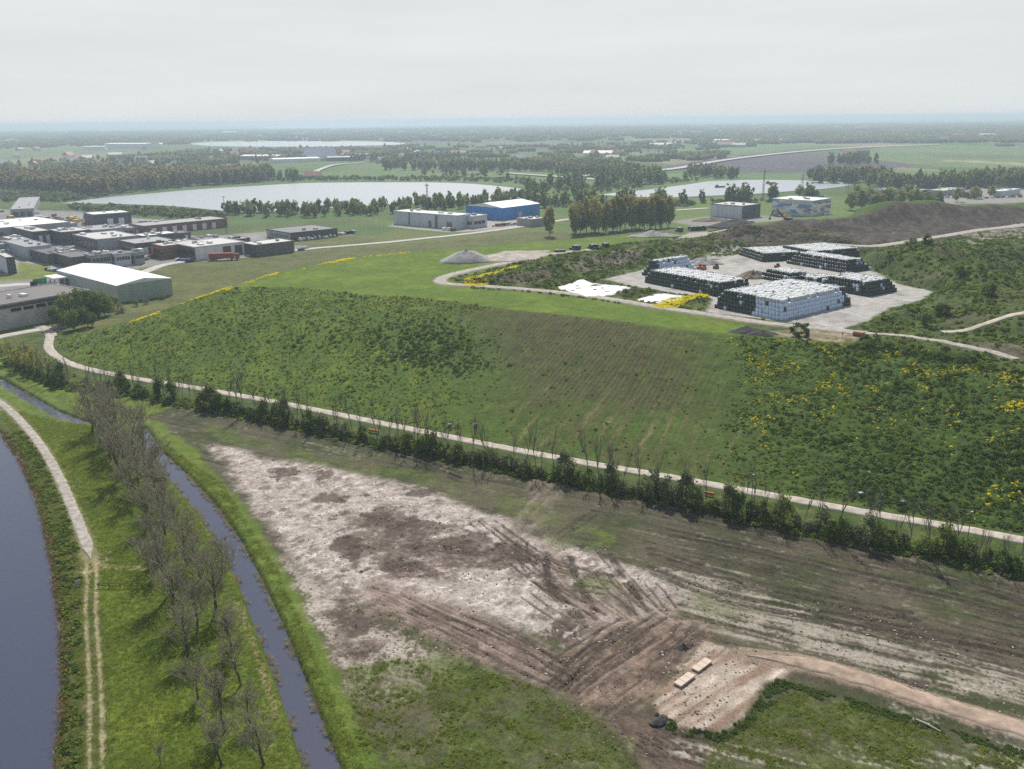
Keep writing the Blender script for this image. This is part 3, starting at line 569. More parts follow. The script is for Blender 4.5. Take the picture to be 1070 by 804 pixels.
def ribbon(name, line, wd, mat, label, lift=.1, rag=.0, step=2.0, taper=None):
    line = np.asarray(line); sg_ = np.r_[0, np.cumsum(np.hypot(*np.diff(line, axis=0).T))]; n_ = max(3, int(sg_[-1] / step)); t = np.linspace(0, sg_[-1], n_)
    p = np.stack([np.interp(t, sg_, line[:, k]) for k in (0, 1)], -1); g = np.gradient(p, axis=0); g /= np.linalg.norm(g, axis=1)[:, None]; nrm = np.stack([-g[:, 1], g[:, 0]], -1)
    offs = np.array([-.5, -.46, -.25, 0, .25, .46, .5]); VV = []; tp = np.ones(n_)
    if taper == 'end': tp = .06 + .94 * ss(0, 7, t[-1] - t)
    if taper == 'start': tp = .06 + .94 * ss(0, 9, t)
    for k, o_ in enumerate(offs):
        ww = o_ * wd * tp * (1 + rag * pn(t / 2.5, t * 0 + k // 4 * 7, 9) + rag * .6 * pn(t / .8, t * 0 + k // 4 * 7, 8)); q = p + nrm * ww[:, None]
        z = terrain(q[:, 0], q[:, 1]) + lift * (1 + np.hypot(q[:, 0], q[:, 1]) * .0015) - (.25 if abs(o_) == .5 else 0); VV.append(np.c_[q, z])
    VV = np.stack(VV, 1).reshape(-1, 3); k = len(offs); i = np.arange(n_ - 1)[:, None] * k; j = np.arange(k - 1)[None, :]
    FF = np.stack([i + j, i + k + j, i + k + j + 1, i + j + 1], -1).reshape(-1, 4)
    me = mesh_np(name, VV, FF[:, ::-1], mat, True); return tag(link(name, me), label, None, None, 'structure')
ribbon('service_road', ROAD, 3.2, M['sandroad'], 'pale service road along the foot of the landfill slope', .10, .12)
ribbon('gravel_path', PATH, 2.2, M['gravel'], 'gravel path beside the canal', .08, .18, 1.0, 'end')
ribbon('landfill_road', TOPRD, 4.6, M['gravel'], 'gravel loop road on top of the landfill', .14, .15)
ribbon('hill_track', RTRD, 6.0, M['gravel'], 'grey track over the soil mounds', .2, .2)
ribbon('hill_track', RTRD2, 2.6, M['gravel'], 'narrow track at the right end of the landfill top', .14, .25)
ribbon('hill_track', RTRD3, 2.6, M['sandroad'], 'short pale track among bushes at the right edge', .14, .2)
ribbon('dirt_road', DIRTRD, 3.3, M['dirtroad'], 'brown dirt road leading to the bare pad', .08, .22, 1.0, 'start')
ribbon('asphalt_road', FARRD, 6.0, M['concrete'], 'pale road past the industrial estate', .2, .02, 5)
ribbon('asphalt_road', smooth(PL([(-60, 366), (0, 352), (40, 345), (70, 341)])), 5, M['concrete'], 'pale road in front of the near industrial shed', .1, .05)
ribbon('asphalt_road', smooth(PL([(-60, 352), (0, 339), (30, 331), (52, 322), (66, 305), (60, 296), (30, 297), (-40, 302)])), 8, M['concrete'], 'concrete yard road round the near industrial shed', .1, .05)
ribbon('asphalt_road', smooth(PL([(40, 341), (50, 345), (54, 352)])), 4, M['sandroad'], 'short pale link between yard road and service road', .12, .1)
ribbon('motorway', smooth(PL([(600, 186), (640, 182), (700, 178), (760, 168), (830, 160), (900, 155), (980, 152)])), 16, M['concrete'], 'pale distant main road crossing the fields', .6, 0, 40)
ribbon('motorway', smooth(PL([(640, 190), (600, 187), (560, 184), (530, 182)])), 10, M['concrete'], 'pale distant road curving behind the trees', .6, 0, 40)
ribbon('country_road', smooth(PL([(320, 186), (335, 178), (352, 173), (380, 171)])), 9, M['concrete'], 'pale distant lane beyond the large lake', .6, 0, 20)
#@@PART2
# ------------------------------------------------------------------ plants
def quads(c, u, v, s):                      # n quads about centres c spanned by u, v
    V = np.stack([c - u * s - v * s, c + u * s - v * s, c + u * s + v * s, c - u * s + v * s], 1).reshape(-1, 3)
    return V, np.arange(len(V)).reshape(-1, 4)
def rdir(g, n):
    a = g.normal(size=(n, 3)); return a / np.linalg.norm(a, axis=1)[:, None]
def crown_mesh(name, mat, seed, rx, rz, zc, n, nc=24, leaf=.35, flat=.0, top=1.0):
    """foliage as many leaf-sized faces gathered in clumps with gaps between them"""
    g = np.random.default_rng(seed); d = rdir(g, nc); rad = g.uniform(.35, 1, nc) ** .6
    cc = d * rad[:, None] * A(rx, rx, rz); t = cc[:, 2] / rz
    cc[:, :2] *= (1 - (1 - top) * np.clip(t, 0, 1))[:, None]; cc[:, 2] = np.where(cc[:, 2] < 0, cc[:, 2] * (1 - flat), cc[:, 2])
    k = g.integers(0, nc, n); cr = g.uniform(.18, .36, nc) * min(rx, rz) * 1.5
    q = cc[k] + rdir(g, n) * (g.uniform(0, 1, n) ** .5)[:, None] * cr[k][:, None] * A(1, 1, min(1.6, max(.7, rz / rx)))
    q[:, 2] = np.maximum(q[:, 2] + zc, .05)
    a = rdir(g, n); b = np.cross(a, rdir(g, n)); b /= np.linalg.norm(b, axis=1)[:, None]
    V, Fq = quads(q, a, b, (leaf * g.uniform(.5, 1.1, n))[:, None]); return mesh_np(name, V, Fq, mat)
def tubes(name, segs, mat, n=3):
    a = np.array([s[0] for s in segs]); b = np.array([s[1] for s in segs]); r0 = np.array([s[2] for s in segs]); r1 = np.array([s[3] for s in segs])
    d = b - a; d /= np.linalg.norm(d, axis=1)[:, None] + 1e-9; h = np.where(np.abs(d[:, 2:3]) < .9, A(0, 0, 1), A(1, 0, 0)); u = np.cross(d, h); u /= np.linalg.norm(u, axis=1)[:, None]; v = np.cross(d, u)
    VV = []
    for k in range(n):
        e = u * math.cos(2 * math.pi * k / n) + v * math.sin(2 * math.pi * k / n); VV += [a + e * r0[:, None], b + e * r1[:, None]]
    VV = np.stack(VV, 1).reshape(-1, 3); base = np.arange(len(segs))[:, None] * 2 * n
    FF = np.concatenate([np.stack([base[:, 0] + 2 * k, base[:, 0] + 2 * ((k + 1) % n), base[:, 0] + 2 * ((k + 1) % n) + 1, base[:, 0] + 2 * k + 1], -1) for k in range(n)])
    return mesh_np(name, VV, FF, mat)
def bare_tree(seed, h, spread, lean=0, fork=.32, depth=4, kids=(4, 4, 4, 5), up=.55, tw=.02, tk=.016):
    """trunk segments and branch segments of a leafless tree"""
    g = random.Random(seed); tr = []; br = []
    def grow_(p, d, L, r, lev):
        n_ = 3 if lev < 2 else 2; pts = [p]
        for i in range(n_):
            d = (d + Vector((g.gauss(0, .13), g.gauss(0, .13), .10 if lev else 0))).normalized(); q = pts[-1] + d * (L / n_)
            (tr if lev == 0 else br).append((tuple(pts[-1]), tuple(q), r * (1 - .22 * i), r * (1 - .22 * (i + 1)))); pts.append(q)
        if lev >= depth: return
        for k in range(kids[lev]):
            t = g.uniform(fork if lev == 0 else .2, 1.0); i = min(n_ - 1, int(t * n_)); o = pts[i].lerp(pts[i + 1], t * n_ - i)
            az = g.uniform(0, 2 * math.pi); side = Vector((math.cos(az), math.sin(az), 0)); nd = (d * up + side * spread + Vector((0, 0, .25))).normalized()
            grow_(o, nd, L * g.uniform(.42, .66) * ((1.35 - .75 * t) if lev == 0 else 1), max(r * .5, tw), lev + 1)
    grow_(Vector((0, 0, -.15)), Vector((lean, 0, 1)).normalized(), h * .62, h * tk, 0)
    return tr, br
def bare_meshes(pref, seeds, mat_t, mat_b, buds=None, **kw):
    out = []
    for s in seeds:
        tr, br = bare_tree(s, **kw)
        out.append((tubes(pref + '_trunk', tr, mat_t, 5), tubes(pref + '_crown', br, mat_b, 3)))
    return out
def plant(name, meshes, x, y, sc, label, cat, group, parts=('trunk', 'crown'), z=None, rz=None):
    z = float(terrain(np.array([x]), np.array([y]))[0]) if z is None else z
    e = empty(name, (x, y, z), random.uniform(0, 6.28) if rz is None else rz, label, cat, group)
    e.scale = (sc, sc, sc) if np.isscalar(sc) else sc
    for nm, me in zip(parts, meshes):
        if me: o = link(nm, me, e)
    return e
ORD = 'first second third fourth fifth sixth seventh eighth ninth tenth eleventh twelfth thirteenth fourteenth fifteenth sixteenth seventeenth eighteenth nineteenth twentieth'.split()
def ordw(i): return ORD[i] if i < 20 else ('twenty-' + ORD[i - 20] if i < 29 else 'thirtieth' if i == 29 else 'thirty-' + ORD[i - 30] if i < 39 else 'fortieth' if i == 39 else 'forty-' + ORD[i - 40])
def trunk_mesh(h, r, mat, limbs=5, seed=0):
    g = random.Random(seed); s = [((0, 0, -.3), (0, 0, h * .5), r, r * .7), ((0, 0, h * .5), (0, 0, h), r * .7, r * .25)]
    for k in range(limbs):
        z = h * g.uniform(.35, .8); a = g.uniform(0, 6.3); L = h * g.uniform(.2, .38); s.append(((0, 0, z), (math.cos(a) * L * .7, math.sin(a) * L * .7, z + L * .7), r * .4, r * .1))
    return tubes('trunk', s, mat, 6)

# --- leafless trees between path and stream
BARE = bare_meshes('bare', range(11, 17), M['bark'], M['twig'], h=10.5, spread=.80, depth=4, kids=(12, 5, 5, 3), fork=.22, tw=.018, up=.75, tk=.02)
row = [(207, 731, .82), (236, 764, .9), (262, 757, .72), (276, 800, .85), (232, 800, .7), (170, 806, .35), (196, 690, .95), (252, 716, .9), (186, 652, 1.05), (243, 680, .95), (226, 640, .95), (180, 620, 1.0), (210, 606, 1.05), (232, 600, .85), (164, 584, .9), (190, 570, 1.05), 
       (152, 552, 1.1), (176, 540, 1.05), (140, 524, 1.1), (160, 514, 1.1), (128, 500, 1.15), (150, 490, 1.15), (116, 482, 1.2), (138, 472, 1.2), (104, 466, 1.15), (120, 470, 1.1), (132, 488, 1.1), (146, 506, 1.05), (166, 530, 1.0), (172, 560, 1.0), (196, 592, .95), (160, 605, .8), (206, 660, .85), (124, 458, 1.2), (96, 452, 1.15), (112, 445, 1.15)]
row_n = sorted([r for r in row if r[2] > .5], key=lambda r: -r[1])
for i, (u, v, sc) in enumerate(row_n):
    c = P(u, v); plant('bare_tree', BARE[i % 6], c[0], c[1], sc * random.uniform(.9, 1.4), 'leafless grey tree in the clump beside the stream, %s from the near end' % ordw(i), 'tree', 'leafless trees beside the stream')
c = P(168, 800); plant('sapling', BARE[2], c[0], c[1], .33, 'tiny dark sapling alone in the meadow at the bottom edge', 'tree', None)
# greenish young growth on some of them
GL = [crown_mesh('crown', M['willow'], 300 + k, 1.9, 1.6, 4.6, 220, 14, .10) for k in range(2)]
for (u, v, sc) in ((187, 620, 1.0), (209, 700, .7), (240, 668, .7), (204, 640, .8)):
    c = P(u, v); plant('budding_shrub', (trunk_mesh(4.4, .07, M['barkpale'], 5, 3), GL[0]), c[0], c[1], sc, 'slim shrub just coming into pale green leaf among the leafless trees, nearest the %d pixel column' % u if False else
        {187: 'budding shrub with pale yellow-green tips at the middle of the leafless clump', 209: 'small budding shrub behind the nearest leafless tree', 240: 'small budding shrub next to the worn side path', 204: 'budding shrub deep inside the leafless clump'}[u], 'shrub', 'budding shrubs')

# --- hedge along the service road: leafy shrubs and tall thin leafless trees
SHR = [(trunk_mesh(3.2, .09, M['bark'], 6, k), crown_mesh('crown', M['hedge'] if k % 3 else M['hedge2'], 400 + k, 1.9, 2.5, 2.7, 900, 26, .17, .1, .6)) for k in range(6)]
THIN = bare_meshes('thin', range(31, 37), M['twigdark'], M['twigdark'], h=15, spread=.24, depth=3, kids=(8, 3, 2), up=.7, tw=.012, fork=.4, tk=.0095)
WIL = [(trunk_mesh(4.5, .12, M['bark'], 6, k + 9), crown_mesh('crown', M['hedge2'] if k else M['hedge'], 440 + k, 2.0, 3.4, 3.6, 1200, 30, .18, .1, .45)) for k in range(3)]
hl = smooth(PL([(8, 376), (40, 395), (75, 406), (130, 412), (200, 424), (300, 444), (385, 462), (500, 485), (560, 497), (640, 513), (720, 529), (800, 546), (900, 567), (1000, 585), (1070, 600), (1150, 616)]))
sg_ = np.r_[0, np.cumsum(np.hypot(*np.diff(hl, axis=0).T))]
def on_hl(t): return np.array([np.interp(t, sg_, hl[:, 0]), np.interp(t, sg_, hl[:, 1])])
gaps = [(386, 402), (206, 213)]
def sect(u): return 'left of the small hedge gap' if u < 206 else 'between the two hedge gaps' if u < 388 else 'right of the gap with the orange barrier' if u < 560 else 'below the brownish middle slope' if u < 740 else 'below the dark green slope' if u < 900 else 'near the right edge'
t = 1.0; n_s = 0; gdir = np.gradient(hl, axis=0).mean(0); gdir /= np.hypot(*gdir); gn = A(-gdir[1], gdir[0])
while t < sg_[-1]:
    p = on_hl(t); u = float(proj(p[0], p[1], 0)[0])
    if not any(a < u < b for a, b in gaps):
        q = p + gn * random.uniform(-.9, 1.2); big = random.random() < .13 and u > 40
        left = u < 205; sc = random.uniform(.5, 1.15) * (.8 if left else 1.0) * (1.0 if u < 560 else .9)
        if left and random.random() < .35: t += 2.2; continue
        if big: k_ = random.randrange(3); plant('willow_shrub', WIL[k_], q[0], q[1], random.uniform(.8, 1.1), 'tall %s shrub standing out of the roadside hedge %s' % ('grey-green' if k_ else 'dark green', sect(u)), 'shrub', 'tall shrubs of the roadside hedge')
        else: k_ = random.randrange(6); plant('hedge_shrub', SHR[k_], q[0], q[1], (sc, sc, sc * random.uniform(.75, 1.15)), '%s %s shrub in the roadside hedge %s' % ('broad' if sc > .95 else 'small', 'green' if k_ % 3 else 'grey-green', sect(u)), 'shrub', 'shrubs of the roadside hedge')
        n_s += 1
    t += random.uniform(1.5, 2.6) if u > 205 else random.uniform(1.6, 2.8)
t = 3.0
while t < sg_[-1]:
    p = on_hl(t) + gn * random.uniform(-1.6, 1.6); u = float(proj(p[0], p[1], 0)[0])
    sc = random.uniform(.55, 1.05) * (1.0 if u > 230 else .85)
    plant('thin_tree', random.choice(THIN), p[0], p[1], (sc * .9, sc * .9, sc), '%s thin leafless tree in the roadside hedge %s' % ('tall' if sc > .8 else 'short', sect(u)), 'tree', 'thin leafless trees in the roadside hedge')
    t += random.uniform(1.2, 4.6)
# rounder trees at the far left end of the hedge
for (u, v, sc, mt) in ((20, 388, .9, 'poplar'), (36, 392, 1.0, 'poplar'), (10, 380, .9, 'broad'), (52, 396, .85, 'broad'), (28, 380, .8, 'poplar')):
    c = P(u, v); k = int(u); plant('olive_tree', (trunk_mesh(4.5, .14, M['bark'], 6, k), crown_mesh('crown', M['poplar'] if mt == 'poplar' else M['willow'], 470 + k, 2.4, 2.9, 4.2, 420, 22, .2)), c[0], c[1], sc * 1.25,
        'round olive-brown tree at the left end of the hedge, %s' % {20: 'second from the left', 36: 'fourth from the left', 10: 'the leftmost', 52: 'the rightmost', 28: 'the middle one'}[u], 'tree', 'olive-brown trees by the road bend')

# --- poplars on the lower land behind the landfill
POP = [(trunk_mesh(15, .3, M['bark'], 8, k), crown_mesh('crown', M['poplar'], 500 + k, 4.2, 10.5, 12.6, 2200, 50, .46, .15, .7)) for k in range(5)]
pops = [(574, 247, .90)] + [(600 + 6.5 * k + random.uniform(-2, 2), 245 - .42 * k + random.uniform(-2.5, 1.5), random.uniform(.92, 1.1)) for k in range(16)] + [(600, 247, .95), (622, 245, 1.0), (648, 242, 1.0), (668, 240, 1.02), (680, 239, 1.0), (690, 239, .95), (640, 243, .98), (660, 240, 1.04)]
for i, (u, v, sc) in enumerate(pops):
    c = P(u, v); plant('poplar', POP[i % 5], c[0], c[1], sc, 'bronze-green poplar standing alone at the left of the grove' if i == 0 else 'bronze-green poplar in the %s of the dense grove behind the landfill' % ('left part' if u < 630 else 'middle' if u < 665 else 'right part'), 'tree', 'poplar grove')
# --- dark bushes and trees in front of the white hall
BRO = [(trunk_mesh(6, .22, M['bark'], 6, k), crown_mesh('crown', M['broad'], 520 + k, 3.6, 4.2, 5.0, 1600, 34, .26, .1, .8)) for k in range(3)]
for (u, v, sc, lb) in ((62, 343, .95, 'dark leafy tree at the left of the clump before the white hall'), (72, 338, 1.2, 'tall leafy tree in the middle of the clump before the white hall'), (86, 335, 1.3, 'tallest leafy tree of the clump before the white hall'), (99, 332, 1.2, 'leafy tree right of the tallest in the clump before the white hall'),
                       (78, 345, .8, 'low dark tree at the front of the clump before the white hall'), (110, 330, .95, 'leafy tree at the right of the clump before the white hall'), (92, 342, .85, 'low dark tree in front of the tallest one before the white hall')):
    c = P(u, v); plant('leafy_tree', random.choice(BRO), c[0], c[1], sc, lb, 'tree', 'trees before the white hall')
for (u, v, sc, lb) in ((119, 324, .85, 'round grey-green willow bush at the corner of the white hall'), (127, 327, .55, 'low willow bush right of the round one at the white hall'), (142, 320, .4, 'small willow bush under the white hall gable'), (153, 318, .36, 'smallest willow bush at the right under the white hall gable'), (170, 313, .4, 'bush at the right corner of the white hall')):
    c = P(u, v); plant('willow_bush', (BRO[0][0], crown_mesh('crown', M['hedge2'], 540 + u, 3.4, 3.6, 3.9, 900, 26, .24)), c[0], c[1], sc, lb, 'bush', 'willow bushes at the white hall')
# --- willows beyond the soil mounds, lone trees on the right
WLW = [(trunk_mesh(7, .3, M['bark'], 7, k), crown_mesh('crown', M['willow'], 560 + k, 5.2, 6.0, 8.2, 1300, 36, .5, .1, .8)) for k in range(4)]
wl = [(888, 220, 1.0), (900, 219, 1.15), (914, 218, 1.05), (926, 219, 1.15), (940, 218, 1.0), (955, 217, 1.1), (968, 217, .95), (980, 216, .9), (893, 214, 1.1), (908, 213, 1.0), (930, 213, 1.0), (948, 212, 1.05), (1000, 211, .8), (1018, 208, .8), (835, 206, .8), (853, 207, .55), (1036, 206, .7)]
for i, (u, v, sc) in enumerate(wl):
    c = P(u, v); plant('willow_tree', WLW[i % 4], c[0], c[1], sc, ['pale green willow in the row behind the dark soil mounds', 'pale green tree standing on the lake side of the striped building'][u < 860], 'tree', 'willows behind the soil mounds' if u > 860 else 'trees by the right lake')
# --- belt of young trees on the near shore of the large lake
BLT = [(trunk_mesh(6, .15, M['bark'], 4, k), crown_mesh('crown', [M['wood'], M['broad'], M['willow']][k % 3], 580 + k, 2.4, 4.2, 5.2, 420, 22, .42, .1, .5)) for k in range(6)]
bl = PL([(233, 221), (300, 221), (380, 218), (440, 213), (500, 210), (560, 206), (560, 212), (500, 217), (440, 222), (380, 226), (330, 229), (300, 228), (240, 226)])
def inside(poly, n, g=rng):
    lo = poly.min(0); hi = poly.max(0); out = []; k = 0
    while k < n:
        q = g.uniform(lo, hi, (n * 4, 2)); q = q[inpoly(poly, q[:, 0], q[:, 1])]; out.append(q); k += len(q)
    return np.vstack(out)[:n]
for i, (a, b) in enumerate(inside(bl, 230)):
    s_ = random.uniform(.65, 1.25); u_ = float(proj(a, b, 0)[0]); plant('young_tree', BLT[i % 6], a, b, s_, '%s tree of the near lake shore belt, %s' % (('tall' if s_ > 1.05 else 'low' if s_ < .85 else 'mid-height') + (' pale' if i % 3 == 2 else ' dark'), 'left of the black shed' if u_ < 280 else 'above the black shed' if u_ < 350 else 'left of the grey factory' if u_ < 412 else 'behind the grey factory' if u_ < 487 else 'behind the blue hall'), 'tree', 'tree belt on the near lake shore', z=0)

# ------------------------------------------------------------------ masses of plants (nobody could count them)
def scatter(name, pts, sc, protos, label, zs=None, flatten=None):
    col_ = bpy.data.collections.new(name + '_shapes')
    for k, me in enumerate(protos): o = bpy.data.objects.new('shape_%s_%d' % (name, k), me); col_.objects.link(o)
    z = terrain(pts[:, 0], pts[:, 1]) if zs is None else zs
    me = bpy.data.meshes.new(name); me.vertices.add(len(pts)); me.vertices.foreach_set('co', np.c_[pts, z].astype(np.float32).ravel())
    a = me.attributes.new('sc', 'FLOAT', 'POINT'); a.data.foreach_set('value', np.asarray(sc, np.float32))
    a = me.attributes.new('rz', 'FLOAT', 'POINT'); a.data.foreach_set('value', rng.uniform(0, 6.28, len(pts)).astype(np.float32))
    o = link(name, me); tag(o, label, None, None, 'stuff')
    g = bpy.data.node_groups.new(name, 'GeometryNodeTree'); g.interface.new_socket('Geometry', in_out='INPUT', socket_type='NodeSocketGeometry'); g.interface.new_socket('Geometry', in_out='OUTPUT', socket_type='NodeSocketGeometry')
    gi = g.nodes.new('NodeGroupInput'); go = g.nodes.new('NodeGroupOutput'); ip = g.nodes.new('GeometryNodeInstanceOnPoints'); ci = g.nodes.new('GeometryNodeCollectionInfo')
    ci.inputs[0].default_value = col_; ci.inputs['Separate Children'].default_value = True; ci.inputs['Reset Children'].default_value = True; ip.inputs['Pick Instance'].default_value = True
    na = g.nodes.new('GeometryNodeInputNamedAttribute'); na.data_type = 'FLOAT'; na.inputs[0].default_value = 'sc'
    nb = g.nodes.new('GeometryNodeInputNamedAttribute'); nb.data_type = 'FLOAT'; nb.inputs[0].default_value = 'rz'; cb = g.nodes.new('ShaderNodeCombineXYZ')
    g.links.new(gi.outputs[0], ip.inputs['Points']); g.links.new(ci.outputs[0], ip.inputs['Instance']); g.links.new(na.outputs[0], ip.inputs['Scale']); g.links.new(nb.outputs[0], cb.inputs[2]); g.links.new(cb.outputs[0], ip.inputs['Rotation']); g.links.new(ip.outputs[0], go.inputs[0])
    md = o.modifiers.new('scatter', 'NODES'); md.node_group = g
    return o
def weed_mesh(name, mat, seed, n=26, r=.5, h=.45, leaf=.13):
    g = np.random.default_rng(seed); q = rdir(g, n) * (g.uniform(.2, 1, n) ** .5)[:, None] * A(r, r, h); q[:, 2] = np.abs(q[:, 2]); a = rdir(g, n); a[:, 2] *= .4; b = np.cross(a, rdir(g, n)); b /= np.linalg.norm(b, axis=1)[:, None]
    V, Fq = quads(q, a, b, (leaf * g.uniform(.6, 1.2, n))[:, None]); return mesh_np(name, V, Fq, mat)
def tuft_mesh(name, mat, seed, n=16, r=.22, h=.4):
    g = np.random.default_rng(seed); p = g.normal(size=(n, 2)) * r; d = g.normal(size=(n, 2)) * .5 * h; a = g.uniform(0, 6.28, n); w_ = .035
    V = np.stack([np.c_[p + w_ * np.c_[np.cos(a), np.sin(a)], np.zeros(n)], np.c_[p - w_ * np.c_[np.cos(a), np.sin(a)], np.zeros(n)], np.c_[p + d, h * g.uniform(.5, 1.1, n)]], 1).reshape(-1, 3)
    return mesh_np(name, V, np.arange(3 * n).reshape(-1, 3), mat)
WD = [weed_mesh('weed', M['weed'], 600 + k) for k in range(3)]; WDD = [weed_mesh('dark_weed', M['weeddark'], 610 + k) for k in range(3)]
TF = [tuft_mesh('tuft', M['grass'], 620 + k) for k in range(4)]; FLW = [weed_mesh('flower', M['yellow'], 630 + k, 22, .5, .5, .12) for k in range(2)]; RED = [tuft_mesh('reed', M['reedred'], 640 + k, 18, .3, 1.0) for k in range(2)] + [tuft_mesh('reed', M['straw'], 645, 14, .3, .9)]
def pxs(x, y): return proj(x, y, terrain(x, y))
def keep(q, f): return q[rng.uniform(0, 1, len(q)) < f]
# slope: green weeds, dark weeds at the crest on the left and over the right part, yellow flowers
slope = np.vstack([toe[:15], PL([(1240, 425), (1070, 388), (940, 367), (860, 358), (780, 351), (700, 343), (560, 326), (440, 312), (340, 303), (255, 299), (235, 302)], HZ), toe[:1]])
q = inside(slope, 70000); u, v = pxs(q[:, 0], q[:, 1]); dt_ = sdp(toe, q[:, 0], q[:, 1]); fr = np.clip(dt_ / 52, 0, 1); cl = fbm(q[:, 0], q[:, 1], 9, 3, 33)
mid = np.exp(-((u - 640) / 120) ** 2); dens = np.clip((.6 + .8 * cl) * (.35 + .65 * np.maximum(ss(700, 820, u), np.exp(-((u - 450) / 75) ** 2 - ((fr - .68) / .26) ** 2))) - .85 * mid, 0.015, 1); k = rng.uniform(0, 1, len(q)) < dens; q1 = q[k]; u1 = u[k]; f1_ = fr[k]
big = fbm(q1[:, 0], q1[:, 1], 22, 3, 35); dk = (rng.uniform(0, 1, len(q1)) + .9 * big < np.clip(np.maximum(.9 * np.exp(-((u1 - 450) / 75) ** 2 - ((f1_ - .68) / .26) ** 2), ss(760, 960, u1) * .5) + .05, 0, .85))
scatter('slope_weeds', q1[~dk], rng.uniform(.35, .85, (~dk).sum()), WD, 'green weeds covering the landfill slope')
scatter('dark_slope_weeds', q1[dk], rng.choice([.4, .6, .8, 1.3], dk.sum()) * rng.uniform(.7, 1.2, dk.sum()), WDD, 'dark green weeds on the upper left and the right of the landfill slope')
q = inside(slope, 60000); u, v = pxs(q[:, 0], q[:, 1]); fl = fbm(q[:, 0], q[:, 1], 7, 2, 37) + .4 * fbm(q[:, 0], q[:, 1], 2, 2, 38)
dn = .8 * ss(.0, .4, fl) * ss(750, 800, u) * ss(500, 380, v) + .55 * ss(.05, .35, fl) * ss(1005, 1030, u) * ss(440, 470, v) * ss(560, 530, v) + .05 * ss(.2, .5, fl) * (u > 760) + .5 * ss(.2, .5, fl) * (u > 860) * (v < 420) * (v < 395 + (u - 860) * .05) * (rng.uniform(0, 1, len(u)) < .3)
line = PL([(150, 325), (190, 314), (250, 296), (300, 284), (370, 270), (422, 263)], HZ)
q2 = keep(q, np.clip(dn * .8, 0, 1)); sy_ = [q2]
sz_ = [rng.uniform(.3, .75, len(q2))]
t_ = rng.uniform(0, 1, 900); ls = np.r_[0, np.cumsum(np.hypot(*np.diff(line, axis=0).T))]
def ridge_pts(px, n, jit):                   # along the visible edge of the hill
    a = np.array(px, float); s0 = np.r_[0, np.cumsum(np.hypot(*np.diff(a, axis=0).T))]; tt = rng.uniform(0, s0[-1], n); return np.interp(tt, s0, a[:, 0]), np.interp(tt, s0, a[:, 1])
def edge_world(px, n, jit):
    """follow each pixel's direction outward and stop at the skyline of the hill in that direction"""
    uu, vv = ridge_pts(px, n, jit); d = ray(uu, vv); az = np.arctan2(d[:, 0], d[:, 1]); rr = np.arange(230, 470, 2.0)
    XX = np.sin(az)[:, None] * rr; YY = np.cos(az)[:, None] * rr; zz = terrain(XX.ravel(), YY.ravel()).reshape(XX.shape); el = (zz - CAMH) / rr; el[zz < 3] = -9
    k = np.argmax(el > np.maximum.accumulate(el[:, ::-1], 1)[:, ::-1] - 1e-9, 1); k = np.argmax(np.where(zz > 4, el, -9), 1); o = np.arange(len(k)); return np.stack([XX[o, k], YY[o, k]], -1) + rng.normal(0, jit, (n, 2))
e1 = edge_world([(140, 335), (180, 318), (250, 297)], 420, 1.2); e2 = edge_world([(250, 297), (300, 284), (372, 269), (425, 262)], 600, 1.5)
eb = np.vstack([e1, e2]); eb = eb[fbm(eb[:, 0], eb[:, 1], 14, 2, 44) > .0]
sy_.append(eb); sz_.append(rng.uniform(.6, 1.3, len(eb)))
for poly, n_ in (([(484, 297), (487, 291), (505, 286), (540, 277), (545, 278), (520, 285), (505, 291), (510, 297), (495, 299)], 900), ([(682, 318), (700, 312), (735, 305), (741, 308), (722, 316), (706, 321), (690, 321)], 800), ([(845, 246), (870, 244), (875, 247), (850, 249)], 60), ([(1046, 400), (1100, 396), (1100, 404), (1050, 404)], 60)):
    q2 = inside(PL(poly, HZ + .5), n_); sy_.append(q2); sz_.append(rng.uniform(.7, 1.2, len(q2)))
scatter('yellow_flowers', np.vstack(sy_), np.concatenate(sz_), FLW, 'yellow flowering weeds on the landfill')
# rough ground on the top
rp = PL([(495, 303), (470, 292), (520, 280), (600, 262), (690, 250), (760, 248), (850, 243), (905, 256), (1000, 245), (1150, 236), (1200, 412), (1070, 390), (940, 368), (860, 359), (905, 350), (870, 345), (735, 330), (610, 312), (540, 304)], HZ)
q = inside(rp, 42000); sy2 = sdp(YARD, q[:, 0], q[:, 1], 12); d1, _ = dline(TOPRD, q[:, 0], q[:, 1], 10); d2, _ = dline(RTRD, q[:, 0], q[:, 1], 10); d3, _ = dline(RTRD2, q[:, 0], q[:, 1], 10); d4, _ = dline(RTRD3, q[:, 0], q[:, 1], 10)
TARPS = [PL([(580, 300), (607, 295), (665, 301), (640, 309), (612, 311)], HZ), PL([(664, 314), (690, 307), (718, 310), (712, 316), (690, 319)], HZ)]
ok = (sy2 < -1.2) & (d1 > 3.2) & (d2 > 4) & (d3 > 2) & (d4 > 2)
for tp in TARPS: ok &= ~inpoly(tp, q[:, 0], q[:, 1])
ok &= ~inpoly(PL([(785, 352), (800, 342), (905, 345), (912, 360), (860, 362)], HZ), q[:, 0], q[:, 1])
cl = fbm(q[:, 0], q[:, 1], 10, 3, 39); ok &= rng.uniform(0, 1, len(q)) < np.clip(.45 + 1.1 * cl, .03, 1); q = q[ok]; dk = rng.uniform(0, 1, len(q)) < .45
scatter('hilltop_weeds', q[~dk], rng.uniform(.8, 1.7, (~dk).sum()), WD, 'rough green weeds around the bale yard'); scatter('dark_hilltop_weeds', q[dk], rng.uniform(.9, 2.0, dk.sum()), WDD, 'dark scrub around the bale yard')
